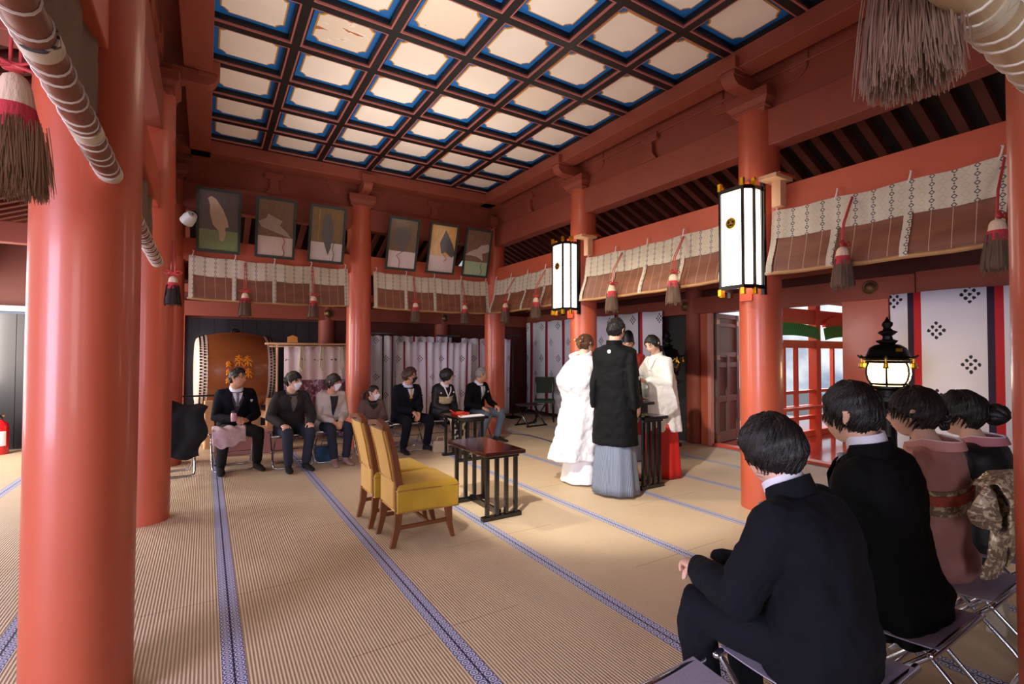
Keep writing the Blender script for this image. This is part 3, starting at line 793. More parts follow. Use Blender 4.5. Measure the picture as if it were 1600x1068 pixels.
def crest_mat(nm, base, red, dark, motif, step, cr, off=0.0, zoff=0.0):
    m = bpy.data.materials.new(nm); t = NT(m); x, y, z = t.xyz('Object')
    xs = t.m('DIVIDE', t.m('ADD', x, 20+off), step); col_ = t.m('FLOOR', xs); fx = t.m('MULTIPLY', t.m('SUBTRACT', t.m('FRACT', xs), .5), step)
    par = t.m('MODULO', col_, 2)
    # two staggered crest columns per cloth width
    zs = t.m('DIVIDE', t.m('ADD', z, t.m('ADD', 5+zoff, t.m('MULTIPLY', par, .0))), .70)
    def crest(cx, sh):
        zz = t.m('MULTIPLY', t.m('SUBTRACT', t.m('FRACT', t.m('ADD', zs, sh)), .5), .70); xx = t.m('SUBTRACT', fx, cx)
        l1 = t.m('ADD', t.m('ABSOLUTE', xx), t.m('MULTIPLY', t.m('ABSOLUTE', zz), .85))
        p = t.m('COSINE', t.m('MULTIPLY', t.m('ADD', xx, t.m('MULTIPLY', zz, .85)), PI/(cr*.667))); q = t.m('COSINE', t.m('MULTIPLY', t.m('SUBTRACT', xx, t.m('MULTIPLY', zz, .85)), PI/(cr*.667)))
        n = t.m('MULTIPLY', t.m('ABSOLUTE', p), t.m('ABSOLUTE', q))
        return t.m('MULTIPLY', t.m('LESS_THAN', l1, cr), t.m('GREATER_THAN', t.m('ADD', n, t.m('MULTIPLY', t.noise(75, 1, t.coord('Object')), .9)), .98))
    f = t.m('MAXIMUM', crest(-step*.20, 0), crest(step*.22, .5))
    ax_ = t.m('ABSOLUTE', fx)
    s1 = t.m('GREATER_THAN', fx, step/2-red); s2 = t.m('LESS_THAN', fx, -step/2+dark)
    c = t.mix(t.noise(3, 2, t.coord('Object')), base, tuple(min(1, v*1.08) for v in srgb(base)))
    c = t.mix(f, c, motif); c = t.mix(s1, c, '#2c1736'); c = t.mix(s2, c, '#c0202c')
    t.set(Base_Color=c, Roughness=.75); t.bump(t.noise(220, 2, t.coord('Object')), .15, .002); return m
CR1 = crest_mat('white_cloth_with_rose_crests', '#eae2e4', .016, .022, '#6d4046', .44, .070)
CR2 = crest_mat('blue_white_cloth_with_dark_crests', '#e8e8f2', .04, .055, '#23222c', .60, .085)
CR3 = crest_mat('blue_white_cloth_with_large_dark_crests', '#dfe0ee', .055, .065, '#201d26', .64, .095)
def curtain(nm, p0, p1, z0, z1, m, pl, amp, label, seed):
    d_ = V((p1[0]-p0[0], p1[1]-p0[1], 0)); L = d_.length
    f, a, b = pleat(L, z0, z1, pl, amp, seed=seed)
    o = MB().sheet(a, b, f, .003).build(nm, m, None, 'all'); o.location = ((p0[0]+p1[0])/2, (p0[1]+p1[1])/2, 0); o.rotation_euler = (0, 0, math.atan2(d_.y, d_.x))
    return tag(o, label, 'curtain', 'crested white curtains')
curtain('crested_curtain', (2.20, 9.35), (4.35, 9.35), .08, 1.74, CR1, 12, .03, 'pleated crested curtain behind the man in the black mask, left of the pillars', 1)
curtain('crested_curtain', (3.02, 8.95), (4.62, 8.95), .08, 1.62, CR1, 11, .03, 'shorter pleated crested curtain standing in front, behind the woman in black kimono', 2)
curtain('crested_curtain', (4.55, 9.3), (5.75, 9.3), .08, 1.72, CR1, 5, .025, 'crested curtain right of the corner pillar behind the camp stool', 3)
curtain('crested_curtain', (6.45, 9.70), (6.45, 7.72), .10, 2.12, CR2, 4, .015, 'bluish crested curtain hung on the right wall behind the bride', 5)
curtain('crested_curtain', (6.45, 7.40), (6.45, 5.62), .10, 2.12, CR2, 3, .012, 'bluish crested curtain on the right wall behind the priest', 6)
curtain('crested_curtain', (6.46, 2.42), (6.46, -.9), .10, 2.06, CR3, 2, .012, 'large crested curtain on the right wall behind the kimono guests', 7)
# curtain stands: black T stands
for k, (X, Y, zt, w, lb) in enumerate(((2.85, 9.2, 1.78, .5, 'black T shaped curtain stand left of the two behind the masked man'), (4.15, 9.1, 1.76, .5, 'black T shaped curtain stand behind the grey haired man'), (5.72, 9.15, 1.80, .42, 'black T shaped curtain stand right of the corner pillar'))):
    r_ = thing('curtain_stand', lb, 'stand', (X, Y, 0), 0, 'black curtain stands')
    MB().tube([(0, 0, .03), (0, 0, zt)], .016, 8).build('pole', BLK, r_, True)
    MB().box((0, 0, zt), (w, .03, .03)).build('cross_bar', BLK, r_, bevel=.003)
    MB().box((0, 0, .015), (.3, .3, .03)).build('base', BLK, r_, bevel=.004)

# ---- folding stools
SEATC = mat('lavender_grey_canvas', '#9c93a8', .75, var=.08, bump=.15, bs=200)
def stool(w=.45, d=.38, h=.40, r=.011):
    root = thing('folding_stool', '', 'stool')
    for k, s_ in enumerate((-1, 1)):
        mb = MB(); x_ = w/2-(.0 if k else .022); c_ = .05
        P = [(-x_, s_*d/2, h-.005), (-x_, -s_*(d/2-.05), .06), (-x_+.01, -s_*(d/2-.015), .022), (-x_+.05, -s_*d/2, .012), (x_-.05, -s_*d/2, .012), (x_-.01, -s_*(d/2-.015), .022), (x_, -s_*(d/2-.05), .06), (x_, s_*d/2, h-.005)]
        mb.tube(P, r, 10); mb.tube([(-w/2-.02, s_*d/2, h), (w/2+.02, s_*d/2, h)], r*1.15, 10)
        mb.build('tube_loop', CHROME, root, True)
    MB().sheet(10, 10, lambda u, v: (-w/2+.015+(w-.03)*u, (v-.5)*(d+.02), h+.014-.016*math.sin(v*PI)-.004*math.sin(u*PI)), .004).build('canvas_seat', SEATC, root, True)
    MB().tube([(-w/2+.02, 0, h*.5), (w/2-.02, 0, h*.5)], .006, 8).build('pivot_bar', CHROME, root, True)
    return root
S0 = stool()
ls = [((-.42+.10, 6.88, 0), .06, 'chrome folding stool at the left end under the dark coat'), ((.30, 6.92, 0), .05, 'chrome folding stool under the man in the grey vest'), ((.93, 6.72, 0), .0, 'chrome folding stool under the boy in the dark jacket'),
      ((1.43, 6.80, 0), -.06, 'chrome folding stool under the woman in the light jacket'), ((1.98, 6.90, 0), -.04, 'chrome folding stool under the small girl'), ((2.50, 6.95, 0), -.05, 'chrome folding stool under the man with the black mask'),
      ((3.09, 6.95, 0), -.05, 'chrome folding stool under the woman in black kimono'), ((3.68, 7.02, 0), -.05, 'chrome folding stool under the grey haired man')]
for k, (p, rz, lb) in enumerate(ls):
    o = S0 if k == 0 else dup(S0); o.location = p; o.rotation_euler = (0, 0, rz); o['label'] = lb; o['group'] = 'folding stools of the left row'
for k, (X, Y, lb) in enumerate(((1.155, .87, 'empty lavender folding stool at the bottom edge beside the young man in black'), (1.70, .86, 'folding stool under the young man in black at the front right'), (2.30, .86, 'folding stool under the second man in black on the right'),
                    (2.90, .86, 'folding stool under the woman in the pink kimono'), (3.50, .86, 'folding stool under the woman in the black kimono at far right'))):
    o = dup(S0, (X, Y, 0), 0, lb); o['group'] = 'folding stools of the right row'

# ---- yellow chairs
VEL = mat('mustard_velvet', '#b8901e', .65, var=.28, vs=7, sheen=.12, bump=.1, bs=120)
VELB = mat('gold_velvet_back', '#cf9f45', .65, var=.14, vs=6, sheen=.15)
WALN = mat('brown_chair_wood', '#6e3d1c', .38, var=.3, vs=6, stretch=(4, 4, .5), coat=.3)
NAIL = mat('brass_piping', '#b98a4a', .4, metal=.5)
def ychair():
    """faces local +x"""
    root = thing('velvet_chair', '', 'chair', group='pair of yellow velvet chairs')
    w = .36
    for sy in (-1, 1):
        mb = MB(); y_ = sy*(w/2-.01)
        pts = [(-.225, .0), (-.19, .14), (-.175, .30), (-.18, .45), (-.215, .66), (-.27, .86)]
        R = []
        for (x_, z_), hw in zip(pts, (.020, .026, .030, .028, .024, .018)):
            R.append([V((x_+a*hw, y_+b*.017, z_)) for a, b in ((-1, -1), (1, -1), (1, 1), (-1, 1))])
        mb.rings(R); mb.build('rear_leg', WALN, root, bevel=.004)
        mb = MB(); R = []
        for (x_, z_), hw in zip(((.245, 0), (.215, .12), (.205, .26)), (.015, .021, .027)): R.append([V((x_+a*hw, sy*(w/2)+b*hw*.9, z_)) for a, b in ((-1, -1), (1, -1), (1, 1), (-1, 1))])
        mb.rings(R); mb.build('front_leg', WALN, root, bevel=.004)
        MB().box((.02, sy*(w/2-.005), .135), (.40, .02, .028)).build('stretcher', WALN, root, bevel=.003)
    MB().box((.06, 0, .135), (.016, w-.02, .02)).build('stretcher', WALN, root, bevel=.003)
    # seat: rounded block, wider in front
    mb = MB(); R = []
    for z_, g in ((.245, 1.0), (.40, 1.01), (.425, .99), (.445, .93), (.452, .70)):
        R.append([V((a*.235*g+.035, b*(.235 if a > 0 else .205)*g, z_)) for a, b in [(-1, -1), (-.5, -1), (0, -1), (.5, -1), (1, -1), (1, -.5), (1, 0), (1, .5), (1, 1), (.5, 1), (0, 1), (-.5, 1), (-1, 1), (-1, .5), (-1, 0), (-1, -.5)]])
    mb.rings(R); o = mb.build('seat', VEL, root, True, bevel=.008)
    mb = MB(); q = [(-.20, -.205), (.27, -.237), (.27, .237), (-.20, .205)]
    for zz in (.405, .25):
        for a, b in zip(q, q[1:]+q[:1]): mb.tube([(a[0], a[1], zz), (b[0], b[1], zz)], .005, 6)
    mb.build('piping', NAIL, root, True)
    # back upholstery
    def back(off, x0):
        mb = MB(); R = []
        for z_, xx, g in ((.47, -.185, .96), (.50, -.19, 1), (.66, -.222, 1), (.80, -.258, 1), (.845, -.268, .97)):
            R.append([V((xx+a, b*.155*g, z_)) for a, b in ((-.030, -1), (-.036, -.5), (-.038, 0), (-.036, .5), (-.030, 1), (.026, 1), (.036, .5), (.040, 0), (.036, -.5), (.026, -1))])
        return mb.rings(R)
    back(0, 0).build('back_cushion', VELB, root, True)
    MB().box((-.205, 0, .37), (.025, .30, .20)).build('lower_back_panel', VELB, root, bevel=.01)
    mb = MB()
    for b in (-1, 1): mb.tube([(-.223, b*.15, .48), (-.262, b*.15, .68), (-.30, b*.15, .84)], .005, 6)
    mb.tube([(-.223, -.15, .475), (-.223, .15, .475)], .006, 6); mb.build('nail_trim', NAIL, root, True)
    mb = MB(); R = []
    for k in range(13):
        b = -1+k/6; zc = .865+.022*math.cos(b*PI/2); R.append([V((-.272+a*.022-.012*abs(b), b*.19, zc+c_*.018)) for a, c_ in ((-1, -1), (1, -1), (1, 1), (-1, 1))])
    mb.rings(R); mb.build('top_rail', WALN, root, True)
    return root
Y0 = ychair(); Y0.location = (1.385, 3.66, 0); Y0['label'] = 'nearer yellow velvet chair with brown wooden legs'
dup(Y0, (1.36, 4.14, 0), 0, 'farther yellow velvet chair partly behind its twin')

# ---- black slatted stands
TOPR = mat('red_black_lacquer_top', '#2a0d0c', .10, var=.15, coat=1)
def slat_table(L, W, h, label, glossy=True, name='slatted_table', legs=4, taper=0):
    """long side along local y"""
    root = thing(name, label, 'table')
    MB().box((0, 0, h-.015), (W, L, .035)).build('tabletop', TOPR if glossy else BLK, root, bevel=.006)
    MB().box((0, -L*.42, h-.045), (W*.8, .03, .03)).box((0, L*.42, h-.045), (W*.8, .03, .03)).split('batten', BLK, root, bevel=.003)
    for sy in (-1, 1):
        yy_ = sy*(L/2-.075)
        for k in range(legs):
            x_ = (k/(legs-1)-.5)*(W-.12)
            MB().box((x_, yy_, h/2-.01), (.032, .032, h-.06)).build('leg', BLK, root, bevel=.003)
        MB().box((0, yy_, .018), (W-.02, .055, .036)).build('foot_rail', BLK, root, bevel=.004)
    MB().box((0, 0, .05), (.03, L-.2, .03)).build('stretcher', BLK, root, bevel=.003)
    return root
T1 = slat_table(.74, .40, .575, 'black slatted table with glossy red-black top beside the yellow chairs'); T1.location = (2.16, 3.93, 0)
T2 = slat_table(.60, .44, .57, 'black lacquer table with the red tray in front of the grey haired man', False); T2.location = (2.98, 6.02, 0)
T3 = slat_table(.70, .36, .75, 'tall black slatted stand between the groom and the shrine maiden', False); T3.location = (3.98, 3.90, 0)
# things on the tables
tr = thing('offering_tray', 'red tray on the black table in front of the kimono woman', 'tray', (2.93, 6.02, .575))
MB().lathe([(0, 0), (.11, 0), (.13, .025), (.12, .03), (.10, .012), (0, .012)], n=28).build('dish', mat('red_lacquer_dish', '#a01f16', .25, coat=.5), tr, True)
MB().lathe([(0, .02), (.05, .02), (.06, .04), (0, .035)], n=16).build('contents', REDB, tr, True)
pp = MB().prism([(-.16, -.1), (.2, -.06), (.22, .08), (-.12, .1)], 0, .006).build('white_paper_sheet', WHITE); pp.location = (2.98, 5.86, .573); tag(pp, 'white paper sheet lying under the red tray', 'paper')
en = MB().sheet(6, 2, lambda u, v: (-.11+.16*u, -.03+.06*v, .09*(1-u)**1.3+.003), .004).build('red_envelope', mat('bright_red_paper', '#e0322a', .5), None, True); en.location = (2.80, 5.82, .58); tag(en, 'curling red paper envelope on the black table edge', 'envelope')
ts = thing('lacquer_cup_stand', 'black lacquer cup stand on the tall slatted stand before the shrine maiden', 'stand', (3.93, 3.72, .752))
MB().box((0, 0, .13), (.20, .20, .03)).build('shelf', BLK, ts, bevel=.003)
MB().box((0, 0, .06), (.10, .10, .12)).build('base', BLK, ts, bevel=.003)
ct = MB().lathe([(0, 0), (.03, 0), (.02, .012), (.06, .03), (.065, .035), (.02, .02), (0, .02)], n=24).build('sake_cup', mat('vermilion_cup', '#8f1a14', .2, coat=.6), None, True); ct.location = (3.93, 3.72, .898); tag(ct, 'shallow red sake cup on the black lacquer cup stand', 'cup')
c2 = MB().lathe([(0, 0), (.04, 0), (.055, .012), (.05, .014), (0, .006)], n=24).build('black_saucer', BLK, None, True); c2.location = (3.90, 3.58, .752); tag(c2, 'small black saucer at the near end of the tall slatted stand', 'saucer')

# ---- back right: camp stool, green chair, lattice
cs = thing('camp_stool', 'black folding camp stool with purple seat by the crested curtain', 'stool', (5.42, 8.0, 0), .15)
for sx in (-1, 1):
    for s_ in (-1, 1):
        MB().tube([(sx*.22, s_*.17, .02), (sx*.22, -s_*.17, .40)], .014, 8).build('leg', BLK, cs, True)
for s_ in (-1, 1):
    MB().box((0, s_*.17, .015), (.52, .04, .03)).build('foot_rail', BLK, cs, bevel=.003)
MB().sheet(6, 8, lambda u, v: (-.25+.5*u, -.2+.4*v, .42-.02*math.sin(v*PI)), .012).build('seat', mat('purple_cloth', '#3c2438', .7), cs, True)
gc = thing('green_chair', 'dark green upholstered chair in front of the right wall curtain', 'chair', (6.0, 8.35, 0), -.6)
GR = mat('dark_green_cloth', '#2c3f26', .7, var=.2)
MB().box((0, 0, .42), (.42, .42, .06)).build('seat', GR, gc, bevel=.012)
MB().box((0, .19, .74), (.40, .04, .34)).build('backrest', GR, gc, bevel=.012)
for sx in (-1, 1):
    for sy in (-1, 1): MB().tube([(sx*.18, sy*.18, 0), (sx*.18, sy*.18, .42 if sy < 0 else .88)], .016, 8).build('leg', BLK, gc, True)
T4 = slat_table(.62, .36, .80, 'dark slatted stand against the curtain left of the bride', False); T4.location = (6.05, 7.35, 0)

# ---- bronze lanterns
def blantern(lit):
    root = thing('bronze_lantern', '', 'lantern')
    GL = mat('lit_lantern_glass', '#fff4dc', .5, emit=13, ecol='#ffd9a0') if lit else mat('unlit_lantern_panel', '#2c2822', .6)
    MB().lathe([(0, 0), (.20, 0), (.20, .03), (.10, .06), (.07, .12), (.06, .85), (.12, .92), (.19, .96), (.19, 1.0), (0, 1.0)], n=24).build('pedestal', BRONZE, root, True)
    MB().lathe([(0, 1.0), (.10, 1.0), (.10, 1.06), (.165, 1.08), (.165, 1.10), (.10, 1.11), (0, 1.11)], n=24).build('base_plate', BRONZE, root, True)
    MB().lathe([(0, 1.11), (.13, 1.11), (.165, 1.16), (.178, 1.22), (.172, 1.28), (.155, 1.33), (0, 1.33)], n=24).build('light_box', GL, root, True)
    mb = MB()
    for q in range(6):
        a = 2*PI*q/6+.3; mb.tube([(r*math.cos(a), r*math.sin(a), z_) for r, z_ in ((.14, 1.11), (.172, 1.16), (.185, 1.22), (.18, 1.28), (.16, 1.33))], .010, 6)
    for zz, r in ((1.12, .145), (1.325, .165)): mb.tube([(r*math.cos(2*PI*q/24), r*math.sin(2*PI*q/24), zz) for q in range(25)], .012, 6, rnd=False)
    mb.build('bar_frame', BRONZE, root, True)
    mb = MB(); mb.lathe([(.17, 1.34), (.19, 1.345), (.195, 1.36), (.18, 1.37), (.165, 1.41), (.145, 1.46), (.10, 1.49), (.05, 1.50), (0, 1.50)], n=24)
    for q in range(6):
        a = 2*PI*q/6+.3; mb.tube([(r*math.cos(a), r*math.sin(a), z_) for r, z_ in ((.17, 1.37), (.21, 1.365), (.235, 1.37), (.26, 1.39))], [.016, .014, .010, .006], 6)
    mb.build('roof', BRONZE, root, True)
    MB().lathe([(.05, 1.49), (.085, 1.515), (.09, 1.53), (.045, 1.545), (.04, 1.575), (.075, 1.605), (.08, 1.615), (.045, 1.63), (.03, 1.65), (.045, 1.68), (.045, 1.70), (.022, 1.72), (.004, 1.76)], n=8, wob=.2).build('finial', BRONZE, root)
    g = MB()
    for q in range(6):
        a = 2*PI*q/6+.3; c_ = V((.225*math.cos(a), .225*math.sin(a), 1.27))
        g.lathe([(.006, .09), (.006, .05), (.02, .045), (.024, .01), (.035, 0), (0, 0)], c=c_, n=10)
    g.split('bell', GOLD, root, True)
    if lit:
        e = MB(); e.box((-.115, -.135, 1.44), (.05, .012, .03), -.75, Matrix.Rotation(-.75, 3, 'Z')); e.build('gilt_crest', GOLD, root)
    return root
BL1 = blantern(True); BL1.location = (5.55, 2.10, -.03+.03); BL1['label'] = 'lit bronze lantern glowing beside the doorway in front of the crested curtain'
BL2 = blantern(False); BL2.location = (6.08, 5.20, 0); BL2['label'] = 'unlit dark bronze lantern behind the shrine maiden'

# ---- open panel door
DW = mat('grey_brown_door_wood', '#6f5a52', .6, var=.2, vs=5, stretch=(6, 6, .6))
dr = thing('panel_door', 'open grey-brown panelled door leaf between the pillars', 'door', (OX+.02, 4.80, .03), math.radians(10))
mb = MB(); mb.b2((0, -.018, 0), (.80, .018, 2.0)); mb.build('panel', mat('door_panel_dark_wood', '#5c4a45', .6, var=.2, vs=5, stretch=(6, 6, .6)), dr)
mb = MB()
for x0, x1 in ((0, .09), (.355, .445), (.71, .80)): mb.b2((x0, -.045, 0 if x0 != .355 else .15), (x1, .045, 2.0 if x0 != .355 else 1.35))
for z0, z1 in ((0, .16), (.62, .72), (1.16, 1.24), (1.32, 1.40), (1.80, 1.86), (1.93, 2.0)): mb.b2((0, -.04, z0), (.80, .04, z1))
mb.build('frame', DW, dr, bevel=.004)
mb = MB()
for z_ in (.05, 1.28, 1.83): mb.b2((-.005, -.05, z_), (.10, .05, z_+.07)); mb.b2((.70, -.05, z_), (.805, .05, z_+.07))
mb.build('metal_fitting', mat('aged_brass_fitting', '#8a7350', .45, metal=.6), dr)

# ---- small things
fe = thing('fire_extinguisher', 'red fire extinguisher with white label by the black boarding at far left', 'fire extinguisher', (-2.40, 9.55, 0))
MB().lathe([(0, 0), (.085, 0), (.09, .02), (.09, .38), (.07, .43), (.03, .46), (.03, .48), (0, .48)], n=28).build('cylinder', mat('extinguisher_red', '#c8121c', .25, coat=.5), fe, True)
MB().sheet(12, 1, lambda u, v: (.0915*math.sin((u-.5)*1.6+.1), -.0915*math.cos((u-.5)*1.6+.1), .12+.20*v), .001).build('label_sticker', WHITE, fe, True)
MB().box((0, 0, .50), (.03, .05, .04)).tube([(0, -.01, .52), (.02, -.08, .56)], .009, 6).tube([(0, -.01, .50), (.03, -.10, .50)], .008, 6).build('handle', BLK, fe, True)
MB().lathe([(0, 0), (.018, 0), (.018, .015), (0, .015)], c=(.03, 0, .52), n=12).build('gauge', GOLD, fe, True)
MB().tube([(0, 0, .49), (-.09, -.03, .46), (-.11, -.03, .30), (-.10, -.04, .12)], .011, 8).build('hose', BLK, fe, True)
cb = MB().tube([(4.55, 7.35, .006), (4.72, 7.0, .006), (4.70, 6.5, .006), (4.62, 6.0, .006), (4.50, 5.6, .006), (4.3, 5.35, .006), (4.2, 4.9, .006)], .006, 6).build('power_cable', BLK, None, True); tag(cb, 'thin black cable running over the mats behind the bride', 'cable')
def bag(loc, sz, col, label, name, rz=0):
    r_ = thing(name, label, 'bag', loc, rz); x_, y_, z_ = sz
    m1 = mat(name+'_fabric', col, .6, var=.12)
    mb = MB(); R = []
    for k in range(6):
        f_ = k/5; R.append([V((a*x_/2*(1-.08*f_), b*y_/2*(1-.6*f_*f_), z_*f_)) for a, b in ((-1, -1), (0, -1.08), (1, -1), (1, 1), (0, 1.08), (-1, 1))])
    mb.rings(R); mb.build('body', m1, r_, True, bevel=.006)
    MB().tube([(-x_*.25, 0, z_*.98), (-x_*.2, -.01, z_*1.35), (x_*.2, -.01, z_*1.35), (x_*.25, 0, z_*.98)], .006, 6).build('handle', m1, r_, True)
    return r_
bag((1.36, 6.78, 0), (.28, .14, .19), '#1c4a6e', 'blue cloth bag under the stool of the woman in the light jacket', 'blue_bag')
bag((2.86, 6.52, 0), (.22, .09, .16), '#b5a285', 'beige handbag on the mats left of the kimono woman', 'beige_handbag', -.1)
bag((3.50, .86, 0), (.26, .08, .18), '#b9ae9a', 'pale paper bag under the stools at far right', 'pale_bag', .2)
lb_ = MB().b2((.30-.2, 7.75, 0), (1.0, 8.05, .30)).build('low_box', mat('rose_painted_box', '#b07a78', .6, var=.1), None, bevel=.01); tag(lb_, 'low rose coloured box behind the stools under the drum', 'box')
rk = thing('black_rail_stand', 'thin black rail stand in front of the drum at left', 'stand', (-.12, 8.2, 0))
MB().box((0, 0, .80), (.56, .04, .025)).build('top_rail', BLK, rk, bevel=.003)
for sx in (-1, 1): MB().box((sx*.25, 0, .40), (.025, .03, .80)).build('leg', BLK, rk)
# dark coat laid over the first stool
ct_ = MB()
ct_.sheet(16, 18, lambda u, v: (-.26+.50*u+.03*math.sin(v*9+u*3)-.05*v, -.25*math.sin(min(v, .5)*2*PI*.5)*1.0-.02*math.sin(u*14+v*5), .78-.50*v+.10*math.sin((1-v)*2+u*1.2)*(1-v)+.02*math.sin(u*9+v*4)), .03)
co_ = ct_.build('dark_coat', mat('black_wool_coat', '#0c0d12', .9, var=.2, bump=.3), None, True); co_.location = (-.22, 6.72, -.02); tag(co_, 'black coat draped over the stool behind the left pillars', 'coat')
# ================================================================== PEOPLE
def ik(a, b, l1, l2, pole):
    a, b = V(a), V(b); d = b-a; L = min(d.length, (l1+l2)*.999); d.normalize(); b = a+d*L
    x_ = (l1*l1-l2*l2+L*L)/(2*L); h = math.sqrt(max(0, l1*l1-x_*x_)); p = V(pole); p = p-d*p.dot(d); p.normalize()
    return a+d*x_+p*h, b
def remesh(o, vs, it=3, disp=0, ds=.12):
    r = o.modifiers.new('remesh', 'REMESH'); r.mode = 'VOXEL'; r.voxel_size = vs; r.use_smooth_shade = True
    if it:
        m = o.modifiers.new('smooth', 'SMOOTH'); m.iterations = it; m.factor = .6
    if disp:
        tx = bpy.data.textures.get('fold_%g' % ds) or bpy.data.textures.new('fold_%g' % ds, 'CLOUDS'); tx.noise_scale = ds; tx.noise_depth = 2
        d = o.modifiers.new('folds', 'DISPLACE'); d.texture = tx; d.strength = disp; d.mid_level = .5; d.texture_coords = 'LOCAL'
    return o
SKIN = mat('skin_light', '#d9a88f', .5, var=.06, vs=8)
SKIN2 = mat('skin_tan', '#cb9476', .5, var=.06, vs=8)
SKIN3 = mat('skin_fair', '#e0b49c', .5, var=.05, vs=8)
def hairmat(n, c):
    return mat(n, c, .5, var=.5, vs=60, stretch=(1, 1, .15), bump=.25, bs=220)
HB = hairmat('black_hair', '#0f0b0b'); HBR = hairmat('brown_hair', '#3a2016'); HG = hairmat('grey_hair', '#8d8782'); HDB = hairmat('dark_brown_hair', '#1c1210')
EYEW = mat('eye_white', '#d9d2cc', .3); IRIS = mat('dark_iris', '#140b08', .15); LIP = mat('lip_colour', '#a9564c', .45); MASKW = mat('white_face_mask', '#e6e8ef', .75, var=.03); MASKB = mat('black_face_mask', '#121215', .7)

